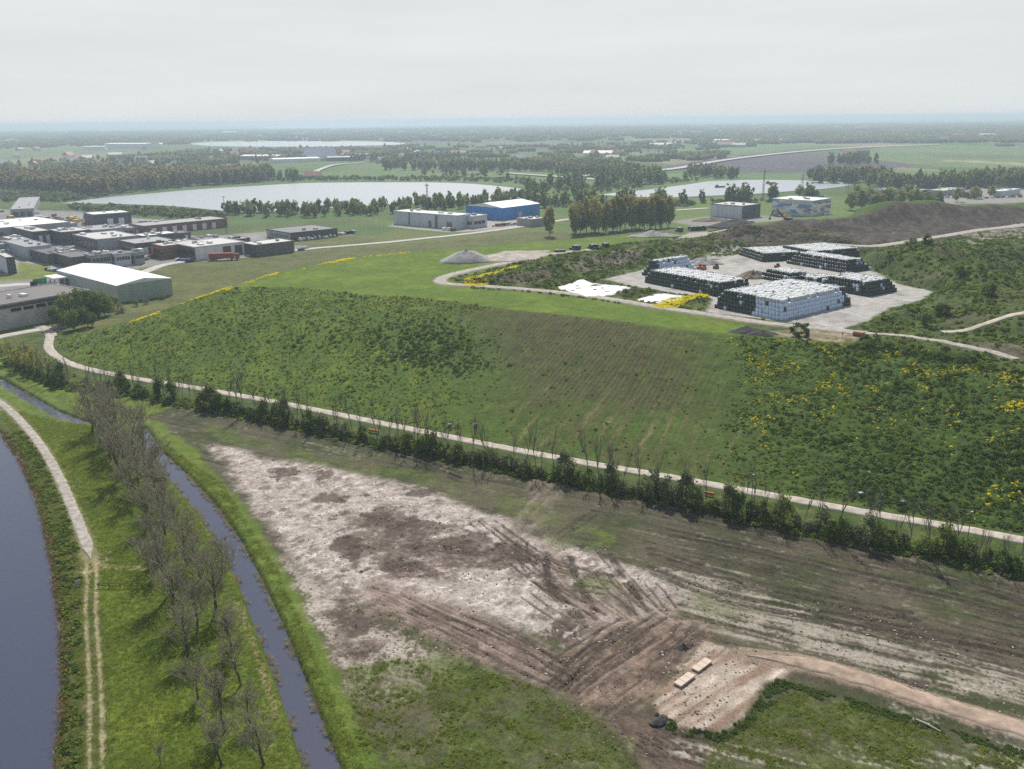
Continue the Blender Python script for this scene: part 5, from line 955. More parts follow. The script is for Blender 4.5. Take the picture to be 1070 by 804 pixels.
# far farms, houses and halls
def house(px, py, w_, d_, h_, rise, wl_, rf_, label, group, ang):
    p = P(px, py); e = empty('farmhouse', (p[0], p[1], 0), ang, label, 'house', group); MB().box(-w_ / 2, w_ / 2, -d_ / 2, d_ / 2, 0, h_).build('wall', M[wl_], e)
    MB().poly([(-w_ / 2 - .4, -d_ / 2 - .4, h_ + .01), (w_ / 2 + .4, -d_ / 2 - .4, h_ + .01), (w_ / 2 + .4, d_ / 2 + .4, h_ + .01), (-w_ / 2 - .4, d_ / 2 + .4, h_ + .01), (-w_ / 2 - .4, 0, h_ + rise), (w_ / 2 + .4, 0, h_ + rise)], [(0, 1, 5, 4), (2, 3, 4, 5), (1, 2, 5), (3, 0, 4), (3, 2, 1, 0)]).build('roof', M[rf_], e)
    return e
for (u_, v_, w_, d_, h_, r_, wl_, rf_, lb) in ((888, 160.5, 34, 16, 5, 5, 'white_clad', 'red_tile', 'farm with pale wall alone in the right fields'), (902, 160.5, 26, 16, 5, 6, 'dark_clad', 'dark_roof', 'dark barn beside the farm in the right fields'), (1050, 153, 40, 16, 4, 4, 'dark_clad', 'dark_roof', 'small dark farm far out at the right edge'),
        (758, 153, 50, 22, 6, 6, 'white_clad', 'red_tile', 'farm on the main road with red roof'), (772, 154, 34, 20, 6, 5, 'grey_clad', 'grey_roof', 'grey barn beside the red-roofed farm'), (335, 168, 60, 40, 4, 22, 'green_grey_clad', 'pale_clad', 'pale pyramid-roofed hall beyond the lake'), (308, 169.5, 90, 40, 7, 1.5, 'white_clad', 'white_roof', 'white-roofed hall left of the pyramid-roofed one'),
        (275, 167, 90, 30, 8, 2, 'grey_clad', 'white_roof', 'long pale hall at the left beyond the lake'), (360, 168, 70, 30, 7, 2, 'dark_clad', 'grey_roof', 'grey hall right of the pyramid-roofed one'), (372, 166, 60, 30, 9, 2, 'dark_clad', 'dark_roof', 'dark hall among trees beyond the lake'), (327, 186, 22, 14, 3, 6, 'brick', 'red_tile', 'red-brown house with steep roof on the far lake shore'),
        (138, 155, 170, 60, 14, 2, 'white_clad', 'white_roof', 'long white hall in the far left haze'), (158, 154.5, 70, 50, 12, 2, 'white_clad', 'white_roof', 'short white hall in the far left haze'), (100, 157, 60, 40, 10, 2, 'white_clad', 'pale_roof', 'pale far hall at the left of the two white ones'), (625, 163, 60, 30, 6, 5, 'white_clad', 'pale_roof', 'white far hall in the middle fields'), (640, 167, 24, 14, 5, 4, 'white_clad', 'grey_roof', 'small white house in the middle fields'),
        (784, 149, 220, 40, 8, 2, 'white_clad', 'white_roof', 'very long pale greenhouse at the right in the haze'), (690, 153.5, 60, 30, 6, 4, 'white_clad', 'pale_roof', 'pale far barn left of the main road'), (1000, 145, 50, 30, 10, 8, 'white_clad', 'red_tile', 'white far farm at the right wood edge'), (1030, 144, 60, 30, 9, 5, 'white_clad', 'pale_roof', 'second white far farm at the right wood edge'),
        (62, 139, 90, 40, 12, 3, 'white_clad', 'white_roof', 'white speck of a hall in the far left haze'), (240, 140, 90, 40, 12, 3, 'white_clad', 'white_roof', 'white hall beyond the thin left lake'), (540, 205, 10, 8, 2.6, 1.5, 'white_clad', 'white_roof', 'small white cabin on the lake shore')):
    house(u_, v_, w_, d_, h_, r_, wl_, rf_, lb, 'far farms and halls', random.uniform(-.5, .5))
g = random.Random(9)
for k in range(46):
    u_, v_ = g.choice([(g.uniform(0, 260), g.uniform(157, 177)), (g.uniform(260, 440), g.uniform(160, 172)), (g.uniform(420, 700), g.uniform(155, 168)), (g.uniform(0, 400), g.uniform(140, 152)), (g.uniform(700, 1070), g.uniform(139, 149))])
    wc_ = g.choice(['white_clad', 'brick', 'cream', 'grey_clad']); rc_ = g.choice(['red_tile', 'pale_roof', 'grey_roof', 'red_tile']); house(u_, v_, g.uniform(14, 40), g.uniform(10, 18), g.uniform(4, 7), g.uniform(4, 8), wc_, rc_, 'tiny far %s house with %s roof %s' % ({'white_clad': 'white', 'brick': 'brick', 'cream': 'cream', 'grey_clad': 'grey'}[wc_], {'red_tile': 'red', 'pale_roof': 'pale', 'grey_roof': 'grey'}[rc_], 'beyond the left wood' if u_ < 260 else 'beyond the large lake' if u_ < 440 else 'in the middle distance' if u_ < 700 else 'far away at right'), 'far village houses', g.uniform(0, 3))

# ------------------------------------------------------------------ bale stacks
def bale_unit():
    n_ = 8; vs = []; rs = ((.56, 0), (.66, .12), (.66, 1.06), (.60, 1.16))
    for r_, z_ in rs:
        for k in range(n_): vs.append((r_ * math.cos(2 * math.pi * (k + .5) / n_), r_ * math.sin(2 * math.pi * (k + .5) / n_), z_))
    fs = [(j * n_ + k, j * n_ + (k + 1) % n_, (j + 1) * n_ + (k + 1) % n_, (j + 1) * n_ + k) for j in range(3) for k in range(n_)] + [(3 * n_ + a, 3 * n_ + b, 3 * n_ + c, 3 * n_ + d) for a, b, c, d in ((0, 1, 2, 3), (0, 3, 4, 7), (4, 5, 6, 7))]
    return np.array(vs), np.array(fs)
BV, BF = bale_unit()
def stack(label, Npx, ang, U, V, layers, white=lambda fx, fy, k, top: top, step=.42, z=HZ, topdens=.97):
    p = P(*Npx, z); e = empty('bale_stack', (p[0], p[1], z), R(ang), label, 'bale stack', 'bale stacks in the yard'); g = random.Random(int(Npx[0] * 3 + Npx[1])); s = 1.2
    for k in range(layers):
        o = k * step; nx = max(1, int((U - 2 * o) / s)); ny = max(1, int((V - 2 * o) / s)); Q = {True: [], False: []}
        for i in range(nx):
            for j in range(ny):
                edge = min(i, j, nx - 1 - i, ny - 1 - j); top = k == layers - 1
                if edge > 0 and not top: continue
                if top and edge > 0 and g.random() > topdens: continue
                if top and edge == 0 and g.random() < .12: continue
                fx_, fy_ = i / max(1, nx - 1), j / max(1, ny - 1)
                wh = bool(white(fx_, fy_, k, top and edge > 0)) ^ (g.random() < .05)  # inner top bales whitened for the sun glint on their dark wraps
                Q[wh].append((o + s * (i + .5) + g.uniform(-.1, .1), o + s * (j + .5) + g.uniform(-.1, .1), k * 1.12 + g.uniform(-.12, .06), g.uniform(0, 6)))
        for wh, L in Q.items():
            if not L: continue
            L = np.array(L); VV = []
            ca, sa = np.cos(L[:, 3])[:, None], np.sin(L[:, 3])[:, None]
            VV = np.stack([BV[None, :, 0] * ca - BV[None, :, 1] * sa + L[:, 0:1], BV[None, :, 0] * sa + BV[None, :, 1] * ca + L[:, 1:2], BV[None, :, 2] + L[:, 2:3]], -1).reshape(-1, 3)
            FF = (BF[None] + (np.arange(len(L)) * len(BV))[:, None, None]).reshape(-1, 4)
            tag(link('bale_layer', mesh_np('bale_layer', VV, FF, M[('white_wrap_and_glint' if k == layers - 1 else 'sky_tint_wrap') if wh else 'dark_wrap']), e), 'white bales with glint or sky tint put into the colour' if wh else 'dark green wrapped bales', None, None, 'stuff')
        if k < layers - 1 and nx > 2 and ny > 2: MB().box(o + s, o + s * (nx - 1), o + s, o + s * (ny - 1), k * 1.12, k * 1.12 + 1.1).build('bale_core', M['dark_wrap'], e)
    return e
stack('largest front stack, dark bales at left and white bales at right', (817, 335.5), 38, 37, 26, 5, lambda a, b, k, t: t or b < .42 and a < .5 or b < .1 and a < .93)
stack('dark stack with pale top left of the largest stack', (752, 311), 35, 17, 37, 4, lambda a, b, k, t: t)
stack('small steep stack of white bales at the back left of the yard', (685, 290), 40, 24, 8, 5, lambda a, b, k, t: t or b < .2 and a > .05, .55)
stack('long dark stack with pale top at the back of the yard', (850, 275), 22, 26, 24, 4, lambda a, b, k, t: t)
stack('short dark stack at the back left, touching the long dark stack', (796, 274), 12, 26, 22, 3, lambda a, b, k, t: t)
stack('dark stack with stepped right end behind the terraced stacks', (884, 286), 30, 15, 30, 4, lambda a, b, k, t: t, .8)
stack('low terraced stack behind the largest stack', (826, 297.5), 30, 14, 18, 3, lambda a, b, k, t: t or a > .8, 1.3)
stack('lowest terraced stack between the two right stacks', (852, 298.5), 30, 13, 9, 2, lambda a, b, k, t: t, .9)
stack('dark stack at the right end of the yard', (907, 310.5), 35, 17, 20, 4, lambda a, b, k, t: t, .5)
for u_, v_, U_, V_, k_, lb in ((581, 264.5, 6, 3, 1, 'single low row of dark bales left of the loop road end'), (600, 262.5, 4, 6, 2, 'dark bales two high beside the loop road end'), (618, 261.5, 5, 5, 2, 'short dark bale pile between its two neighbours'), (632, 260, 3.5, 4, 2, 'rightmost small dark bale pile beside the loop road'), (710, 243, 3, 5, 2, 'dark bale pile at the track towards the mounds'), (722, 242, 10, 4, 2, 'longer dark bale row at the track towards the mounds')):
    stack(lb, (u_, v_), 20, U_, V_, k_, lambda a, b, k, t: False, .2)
# white sheets
for tp, lb in zip(TARPS, ('large white plastic sheet laid out inside the road loop', 'smaller white plastic sheet beside the yellow flowers')):
    s0 = sdp(tp, *tp.T, 5); lo, hi = tp.min(0), tp.max(0); gx, gy = np.meshgrid(np.arange(lo[0], hi[0], .8), np.arange(lo[1], hi[1], .8)); inn = sdp(tp, gx.ravel(), gy.ravel(), 5).reshape(gx.shape)
    zz = terrain(gx.ravel(), gy.ravel()).reshape(gx.shape) + .28 * ss(-.2, .8, inn) + .1 * fbm(gx, gy, 2, 2, 5) - .2 * (inn < -.1)
    idx = np.arange(gx.size).reshape(gx.shape); FF = np.stack([idx[:-1, :-1], idx[:-1, 1:], idx[1:, 1:], idx[1:, :-1]], -1).reshape(-1, 4); kk_ = (inn > -.6).ravel()[FF].all(1)
    c0 = tp.mean(0); o = link('plastic_sheet', mesh_np('plastic_sheet', np.stack([gx.ravel() - c0[0], gy.ravel() - c0[1], zz.ravel() - HZ], -1), FF[kk_], M['white_wrap_and_glint'], True), None, (c0[0], c0[1], HZ)); tag(o, lb, 'plastic sheet', 'white sheets on the landfill')
# heaps
def heap(name, label, cat, px, py, z, rx, ry, h, mat, rz=0, seed=1, rough=.28):
    p = P(px, py, z); z0 = float(terrain(np.array([p[0]]), np.array([p[1]]))[0]); n_, m_ = 40, 14; VV = [(0, 0, h)]
    for j in range(1, m_ + 1):
        for i in range(n_):
            a = 2 * math.pi * i / n_; t = j / m_; r_ = t * (1 + .22 * float(pn(math.cos(a) * 1.3, math.sin(a) * 1.3, seed))); x_, y_ = rx * r_ * math.cos(a), ry * r_ * math.sin(a)
            hh = h * (1 - t) ** .9 * (1 + rough * float(fbm(x_, y_, max(rx, ry) * .5, 3, seed))) - (.5 if j == m_ else 0); VV.append((x_, y_, hh))
    FF = [(0, 1 + i, 1 + (i + 1) % n_) for i in range(n_)] + [(1 + (j - 1) * n_ + i, 1 + j * n_ + i, 1 + j * n_ + (i + 1) % n_, 1 + (j - 1) * n_ + (i + 1) % n_) for j in range(1, m_) for i in range(n_)]
    me = bpy.data.meshes.new(name); me.from_pydata(VV, [], FF); me.update(); me.materials.append(M[mat]); return tag(link(name, me, None, (p[0], p[1], z0), rz), label, cat)
heap('gravel_heap', 'large grey gravel heap left of the loop road', 'heap', 487, 273, HZ, 13, 7, 5.2, 'gravel_grey', 0, 3)
heap('gravel_heap', 'flatter pale sand heap right of the grey gravel heap', 'heap', 531, 271, HZ, 13, 9, 2.6, 'sandroad', 0, 4)
heap('soil_heap', 'black soil heap beside the road below the largest stack', 'heap', 780, 347, HZ, 5.5, 3, 1.9, 'black_soil', .2, 5); heap('soil_heap', 'smaller black soil heap right of the larger one', 'heap', 797, 349.5, HZ, 4.5, 2.6, 1.5, 'black_soil', 0, 6)
heap('rubble_heap', 'grey rubble heap behind the white bale stack', 'heap', 733, 276, HZ, 9, 5, 2.6, 'gravel_grey', 0, 7, .6); heap('rubble_heap', 'brown rubble heap beside the terraced stacks', 'heap', 787, 290, HZ, 6, 5, 3.0, 'brown_soil', 0, 8, .6); heap('rubble_heap', 'grey rubble heap below the poplar grove', 'heap', 684, 247.5, HZ, 14, 6, 2.6, 'gravel_grey', 0, 9, .8)
heap('soil_heap', 'dark soil heap on the mounds left of the excavator', 'heap', 770, 239, HZ + 2, 16, 9, 4, 'black_soil', 0, 10, .5); heap('soil_heap', 'small dark earth heap beside the two slabs', 'heap', 714, 675, .2, 1.6, .8, .6, 'black_soil', .3, 11, .6); heap('soil_heap', 'dark clods at the lower left corner of the bare pad', 'heap', 692, 752, .2, 1.7, .9, .6, 'black_soil', .5, 12, .7)
heap('rubble_heap', 'dark rubble heap in front of the grey box hall', 'heap', 745, 231, 0, 16, 7, 3.2, 'brown_soil', 0, 13, .7)
p = P(836, 352, HZ); plant('dark_bush', (None, crown_mesh('crown', M['hedge'], 800, 3.0, 1.8, 1.6, 1400, 24, .16)), p[0], p[1], 1.1, 'dense dark bush at the road edge below the largest stack', 'bush', None)
for u_, v_, s_, lb in ((968, 334, 1.0, 'dark upright bush left of the pale track at right'), (985, 326, .9, 'dark bush above the pale track at right'), (950, 275, 1.0, 'dark round bush on the green slope beside the yard'), (966, 278, .9, 'second round bush on the green slope beside the yard'), (958, 268, .7, 'paler bush above the two round bushes'), (1000, 300, .8, 'dark bush on the green slope at right'), (1030, 320, .9, 'dark bush above the right end of the pale track')):
    p = P(u_, v_, HZ + 2); plant('round_bush', (None, crown_mesh('crown', M['hedge'], 810 + u_, 2.2, 2.4, 2.2, 900, 22, .2)), p[0], p[1], s_, lb, 'bush', 'round bushes on the landfill')

# ------------------------------------------------------------------ vehicles and machines
def wheel_mesh(r_, w_): return MB().tube((0, -w_ / 2, 0), (0, w_ / 2, 0), r_, r_, 12).mesh('wheel', M['rubber'])
W1 = wheel_mesh(.32, .22); W2 = wheel_mesh(.5, .32)
def car_mesh(mat, van=False):
    prof = [(-2.2, .35), (-2.2, .85), (-2.05, .95), (-1.75, 1.42 if not van else 2.0), (.35 if not van else 1.2, 1.46 if not van else 2.05), (1.05 if not van else 1.7, .98 if not van else 1.2), (2.05, .82 if not van else 1.05), (2.2, .6), (2.2, .35)]
    n_ = len(prof); vs = [(x_, -.86 if z_ < 1 else -.72, z_) for x_, z_ in prof] + [(x_, .86 if z_ < 1 else .72, z_) for x_, z_ in prof]
    return MB().poly(vs, [tuple(range(n_))[::-1], tuple(range(n_, 2 * n_))] + [(i, (i + 1) % n_, n_ + (i + 1) % n_, n_ + i) for i in range(n_)][::1]).mesh('body', M[mat])
def glass_mesh(van=False):
    m_ = MB()
    if van: m_.poly([(1.25, -.68, 2.0), (1.25, .68, 2.0), (1.76, .74, 1.22), (1.76, -.74, 1.22)], [(0, 1, 2, 3)]); m_.box(.4, 1.3, -.84, .84, 1.25, 1.85, .06)
    else: m_.box(-1.6, .62, -.83, .83, .98, 1.40, .07); m_.poly([(.42, -.66, 1.45), (.42, .66, 1.45), (1.08, .74, 1.02), (1.08, -.74, 1.02)], [(0, 1, 2, 3)])
    return m_.mesh('windows', M['glass'])
CARS = {(c, v): car_mesh(c, v) for c in ('white_paint', 'silver_paint', 'black_paint', 'red_paint', 'blue_paint') for v in (False, True)}; GLS = {v: glass_mesh(v) for v in (False, True)}
def car(px, py, col_, ang, label, group, van=False, z=0, scale=1):
    p = P(px, py, z); zz = z if z == 0 else float(terrain(np.array([p[0]]), np.array([p[1]]))[0]); e = empty('parked_van' if van else 'parked_car', (p[0], p[1], zz + .12), R(ang), label, 'van' if van else 'car', group); e.scale = (scale,) * 3
    link('body', CARS[(col_, van)], e); link('window', GLS[van], e)
    for sx in (-1.35, 1.35):
        for sy in (-.78, .78): link('wheel', W1, e, (sx, sy, .32))
    return e
CN = {'white_paint': 'white', 'silver_paint': 'silver', 'black_paint': 'black', 'red_paint': 'red', 'blue_paint': 'blue'}
def lot(n_, a, b, where, ang, pv=.3, seed=1, cols=('white_paint', 'silver_paint', 'black_paint', 'white_paint', 'blue_paint', 'red_paint')):
    g = random.Random(seed); cnt = {}
    for k in range(n_):
        t = (k + .5) / n_; c = g.choice(cols); v = g.random() < pv; car(a[0] + (b[0] - a[0]) * t + g.uniform(-.6, .6), a[1] + (b[1] - a[1]) * t + g.uniform(-.4, .4), c, ang + g.uniform(-6, 6), '%s %s parked %s, %s from the left' % (CN[c], 'van' if v else 'car', where, ordw(k)), 'vehicles parked ' + where, v)
lot(10, (312, 252), (350, 247.5), 'before the black flat-roofed shed', 130, .6, 3, ('white_paint', 'white_paint', 'silver_paint')); lot(7, (352, 246), (371, 243.5), 'right of the black flat-roofed shed', 130, .3, 4); lot(3, (313, 262), (322, 260), 'beyond the grey windowless shed', 45, 0, 5, ('silver_paint', 'blue_paint'))
lot(8, (146, 273), (165, 268), 'beside the grey offices', 45, .3, 6); lot(6, (50, 283), (70, 284), 'before the low brown sheds', 40, .1, 7); lot(7, (108, 266), (128, 267), 'before the broad grey hall', 130, .5, 8, ('white_paint', 'white_paint', 'silver_paint', 'red_paint')); lot(6, (186, 273), (201, 274), 'left of the corner unit', 40, .2, 9)
lot(8, (108, 236), (138, 238), 'before the dark shed with red end', 40, .6, 10, ('white_paint', 'silver_paint')); lot(12, (70, 228), (95, 233), 'in the open storage yard', 20, .4, 11); lot(9, (146, 234), (172, 232), 'behind the brick terrace', 40, .5, 12, ('white_paint', 'silver_paint', 'white_paint')); lot(4, (35, 268), (50, 274), 'between the blue-grey and brown sheds', 45, .2, 13, ('red_paint', 'black_paint', 'silver_paint'))
lot(8, (515, 237), (540, 235), 'before the blue hall', 30, .4, 14); lot(3, (462, 241), (476, 242), 'at the grey factory', 40, .3, 15, ('white_paint', 'black_paint')); lot(10, (935, 208), (1000, 207), 'in the yard behind the willows', 10, .5, 16, ('white_paint', 'silver_paint')); lot(10, (1010, 208.5), (1068, 206.5), 'in the yard at the right edge', 10, .5, 17, ('white_paint', 'white_paint', 'black_paint'))
car(784, 241.5, 'silver_paint', 20, 'lone silver car on the track to the mounds', None, False, HZ)
# red truck on the estate road
p = P(236, 272); e = empty('red_truck', (p[0], p[1], .2), R(8), 'red lorry with long red trailer on the estate road', 'truck')
MB().box(-9, 4.6, -1.25, 1.25, 1.15, 3.9).build('trailer', M['red_paint'], e, bevel=.08); cb = MB().box(5.2, 7.6, -1.2, 1.2, .7, 3.4, .12).build('cab', M['red_paint'], e, bevel=.1); MB().box(7.25, 7.62, -1.05, 1.05, 2.0, 2.95).build('windscreen', M['glass'], cb); MB().box(-8.8, 7.2, -.5, .5, .75, 1.1).build('chassis', M['dark_steel'], e)
for sx in (-7.8, -6.5, -5.2, 3.4, 6.4):
    for sy in (-1.05, 1.05): link('wheel', W2, e, (sx, sy, .5))
# skips and machines in the near yard
for u_, v_, w_, d_, h_, mt, lb in ((42, 296, 6, 2.4, 2.0, 'green_paint', 'green skip container at the back of the near yard'), (50, 300, 7, 2.4, 1.6, 'green_paint', 'long green skip container in the near yard'), (36, 300, 3, 2.2, 2.4, 'black_paint', 'black bin in the near yard'), (56, 296.5, 5, 2.2, 1.8, 'white_paint', 'white container in the near yard'), (50, 309, 6, 2.4, 2.2, 'rust', 'rusty red container before the trees'), (60, 307, 6, 2.4, 1.8, 'rust', 'second rusty container beside the white hall'), (57, 319, 5, 2.2, 2.4, 'blue_paint', 'dark blue container beside the dark trees'), (61, 305, 5, 2.3, 1.2, 'cream', 'cream flat container beside the rusty ones')):
    p = P(u_, v_); e = empty('skip_container', (p[0], p[1], .1), R(40 + u_ % 7), lb, 'container', 'containers in the near yard'); m_ = MB()
    t_ = .12
    for b_ in ((-w_ / 2, w_ / 2, -d_ / 2, -d_ / 2 + t_), (-w_ / 2, w_ / 2, d_ / 2 - t_, d_ / 2), (-w_ / 2, -w_ / 2 + t_, -d_ / 2 + t_, d_ / 2 - t_), (w_ / 2 - t_, w_ / 2, -d_ / 2 + t_, d_ / 2 - t_)): m_.box(*b_, .15, h_)
    m_.build('body', M[mt], e); MB().box(-w_ / 2 + t_, w_ / 2 - t_, -d_ / 2 + t_, d_ / 2 - t_, .1, h_ * .7).build('load', M['brown_soil'], e)
    for sx in (-.3, .3): MB().box(w_ * sx - .1, w_ * sx + .1, -d_ / 2 - .08, -d_ / 2, .15, h_).build('rib', M[mt], e)
# storage yard clutter at the upper left
g = random.Random(31)
for k in range(26):
    u_ = g.uniform(0, 95); v_ = 222 + u_ * .06 + g.uniform(-1, 7); p = P(u_, v_); mt = g.choice(['yellow_paint', 'rust', 'silver_paint', 'dark_steel', 'white_paint', 'brick', 'dark_steel']); w_ = g.uniform(4, 9)
    m_ = MB().box(-w_ / 2, w_ / 2, -1.2, 1.2, 0, g.uniform(1.5, 2.8)); o = m_.build('storage_container', M[mt], None, (p[0], p[1], 0), g.uniform(0, 3), .08); MB().box(-w_ / 2 - .06, -w_ / 2 + .02, -1.0, 1.0, .2, 1.4).build('door', M['dark_steel'], o)
    tag(o, '%s container among the clutter of the open storage yard' % {'yellow_paint': 'yellow', 'rust': 'rusty', 'silver_paint': 'silver', 'dark_steel': 'dark grey', 'white_paint': 'white', 'brick': 'brick-red'}[mt], 'container', 'containers in the open storage yard')
B('storage_hall', 'open-sided low hall with vehicles at the upper left storage yard', (12, 227), -10, 36, 219.5, 'grey_clad', 'grey_roof', 25, doorsU=((.1, .3, .7), (.4, .6, .7), (.7, .9, .7)))
# excavator on the mounds
p = P(822, 231, HZ + 4); z0 = float(terrain(np.array([p[0]]), np.array([p[1]]))[0]); e = empty('excavator', (p[0], p[1], z0), R(170), 'dark excavator with raised arm on the soil mounds', 'excavator'); e.scale = (1.25,) * 3
for sy in (-1.15, 1.15): MB().box(-2, 2, sy - .3, sy + .3, 0, .9).build('track', M['rubber'], e, bevel=.2)
MB().box(-2.3, 1.2, -1.3, 1.3, 1.0, 2.2).build('body', M['dark_steel'], e, bevel=.1); cb = MB().box(.2, 1.6, .3, 1.3, 2.2, 3.3, .08).build('cab', M['yellow_paint'], e); MB().box(1.45, 1.66, .45, 1.15, 2.4, 3.1).build('window', M['glass'], cb)
MB().tube((1.2, -.2, 2.0), (4.2, -.2, 5.4), .34, .26).tube((4.2, -.2, 5.4), (5.8, -.2, 5.0), .26, .2).build('boom', M['black_paint'], e); MB().tube((5.8, -.2, 5.0), (7.0, -.2, 2.2), .22, .16).build('stick', M['black_paint'], e); MB().poly([(6.6, -.8, 2.2), (7.5, -.8, 2.0), (7.3, -.8, 1.1), (6.5, -.8, 1.2), (6.6, .4, 2.2), (7.5, .4, 2.0), (7.3, .4, 1.1), (6.5, .4, 1.2)], [(0, 1, 2, 3), (7, 6, 5, 4), (0, 4, 5, 1), (1, 5, 6, 2), (2, 6, 7, 3), (3, 7, 4, 0)]).build('bucket', M['dark_steel'], e)
# small machines and crates in the bale yard
for u_, v_, mt, lb in ((731, 281.5, 'orange_paint', 'left of two small orange machines in the bale yard'), (735, 281.7, 'orange_paint', 'right of two small orange machines in the bale yard'), (748, 281, 'rust', 'low orange trailer in the bale yard'), (757, 306.5, 'red_paint', 'red machine at the foot of the dark stack'), (812, 280.5, 'red_paint', 'red box on the bales at the back of the yard')):
    p = P(u_, v_, HZ); e = empty('yard_machine', (p[0], p[1], HZ), R(20), lb, 'machine', 'small machines in the bale yard'); MB().box(-1.1, 1.1, -.6, .6, .35, 1.2).build('body', M[mt], e, bevel=.06); MB().box(-.2, .7, -.5, .5, 1.2, 1.9, .08).build('cab', M['black_paint'], e)
    for sx in (-.7, .7):
        for sy in (-.55, .55): link('wheel', W1, e, (sx, sy, .32))
# rusty pipe and stake on the landfill edge
p = P(897, 352, HZ); z0 = float(terrain(np.array([p[0]]), np.array([p[1]]))[0]); e = tag(MB().tube((-1.4, 0, .7), (1.4, 0, .7), .7, .7, 14, False).tube((-1.4, 0, .7), (1.4, 0, .7), .6, .6, 14, False).build('rusty_pipe', M['rust'], None, (p[0], p[1], z0), R(-40)), 'short thick rusty pipe at the landfill edge', 'pipe')
p = P(880, 354, HZ); z0 = float(terrain(np.array([p[0]]), np.array([p[1]]))[0]); e = empty('marker_post', (p[0], p[1], z0), 0, 'white stake with red top left of the rusty pipe', 'post'); MB().tube((0, 0, 0), (0, 0, 1.0), .09).build('pole', M['white_paint'], e); MB().tube((0, 0, 1.0), (0, 0, 1.6), .14).build('cap', M['red_paint'], e)

# ------------------------------------------------------------------ small things in the foreground
for u_, v_, lb in ((715.5, 709, 'nearer of two pale flat slabs on the bare pad'), (733.5, 693.5, 'farther of two pale flat slabs on the bare pad')):
    p = P(u_, v_, .9); z0 = float(terrain(np.array([p[0]]), np.array([p[1]]))[0]); e = empty('concrete_slab', (p[0], p[1], z0), R(45), lb, 'slab', 'slabs on the bare pad'); e['kind'] = 'thing'
    for k in range(3): MB().box(-1.75 + k * 1.175, -1.75 + k * 1.175 + 1.15, -.62, .62, .14, .42).build('slab_section', M['concrete_slab'], e, bevel=.03)
    for sx in (-1.2, 1.2): MB().box(sx - .12, sx + .12, -.62, .62, -.1, .136).build('bearer', M['timber'], e)
for u_, v_, lb in ((716, 673, 'left red marker post by the small earth heap'), (723, 667, 'right red marker post by the small earth heap')):
    p = P(u_, v_, .7); z0 = float(terrain(np.array([p[0]]), np.array([p[1]]))[0]); e = empty('marker_post', (p[0], p[1], z0), 0, lb, 'post', 'red marker posts'); MB().tube((0, 0, -.1), (0, 0, .5), .05).build('pole', M['white_paint'], e); MB().tube((0, 0, .5), (0, 0, .85), .13).build('cap', M['red_paint'], e)
p = P(972, 760, 0); z0 = float(terrain(np.array([p[0]]), np.array([p[1]]))[0]); o = MB().tube((-1.8, .3, .25), (-.4, .0, .3), .09, .13).tube((-.4, 0, .3), (1.3, -.45, .2), .13, .06).tube((-.4, 0, .3), (-.1, .5, .2), .1, .05).build('fallen_trunk', M['cream'], None, (p[0], p[1], z0), R(-35)); tag(o, 'pale bleached trunk lying in the weeds below the dirt road', 'log')
p = P(1039, 617, 0); z0 = float(terrain(np.array([p[0]]), np.array([p[1]]))[0]); o = MB().tube((0, 0, -.1), (.15, 0, 1.6), .09, .07).tube((.15, 0, 1.6), (.55, 0, 3.4), .07, .03).tube((.15, 0, 1.6), (-.2, .1, 2.4), .04, .02).build('dead_stem', M['cream'], None, (p[0], p[1], z0)); tag(o, 'bleached dead stem standing alone before the hedge at right', 'stem')
# gas wells on the slope and lamp posts at its foot
def on_slope(u_, v_):                       # where the pixel's ray meets the ground
    d = ray(u_, v_); t = np.linspace(60, 900, 6000); xx, yy, zz = d[0] * t, d[1] * t, CAMH + d[2] * t; k = np.argmax(zz < terrain(xx, yy)); return xx[k], yy[k], float(terrain(xx[k:k + 1], yy[k:k + 1])[0])
for u_, v_, lb in ((81, 364, 'grey well box on the slope near the road bend at left'), (221, 397, 'grey well box on the lower slope at left'), (470, 446, 'dark well box beside the road, left of a close pair'), (497, 446, 'dark well box beside the road, right of a close pair'), (899, 518, 'black well box with pale lid above the road at right'), (943, 527, 'dark well box above the road at far right')):
    x_, y_, z_ = on_slope(u_, v_); e = empty('gas_well', (x_, y_, z_), .3, lb, 'well box', 'gas wells on the landfill slope'); e.scale = (.7,) * 3; MB().box(-.6, .6, -.45, .45, -.3, .9).build('body', M['dark_steel'], e, bevel=.05); MB().box(-.66, .66, -.5, .5, .9, 1.0).build('lid', M['steel' if u_ == 899 else 'dark_steel'], e); MB().tube((.35, 0, 1.0), (.35, 0, 1.4), .08).build('vent_pipe', M['steel'], e)
x_, y_, z_ = on_slope(908, 497); e = empty('white_marker', (x_, y_, z_), 0, 'small white marker plate on the slope above the well box', 'marker'); MB().tube((0, 0, -.1), (0, 0, .8), .05).build('pole', M['steel'], e); MB().box(-.3, .3, -.04, .04, .5, .85).build('plate', M['white_paint'], e)
for u_, v_, lb in ((784, 541, 'thin lamp post with white head beside the service road at right'), (1008, 584, 'thin lamp post in the hedge at far right')):
    p = P(u_, v_); e = empty('lamp_post', (p[0], p[1], 0), 0, lb, 'lamp post', 'lamp posts by the service road'); MB().tube((0, 0, 0), (0, 0, 9.0), .09, .05).build('pole', M['dark_steel'], e); MB().box(-.2, .3, -.09, .09, 9.0, 9.12, .02).build('lamp_head', M['white_paint'], e)
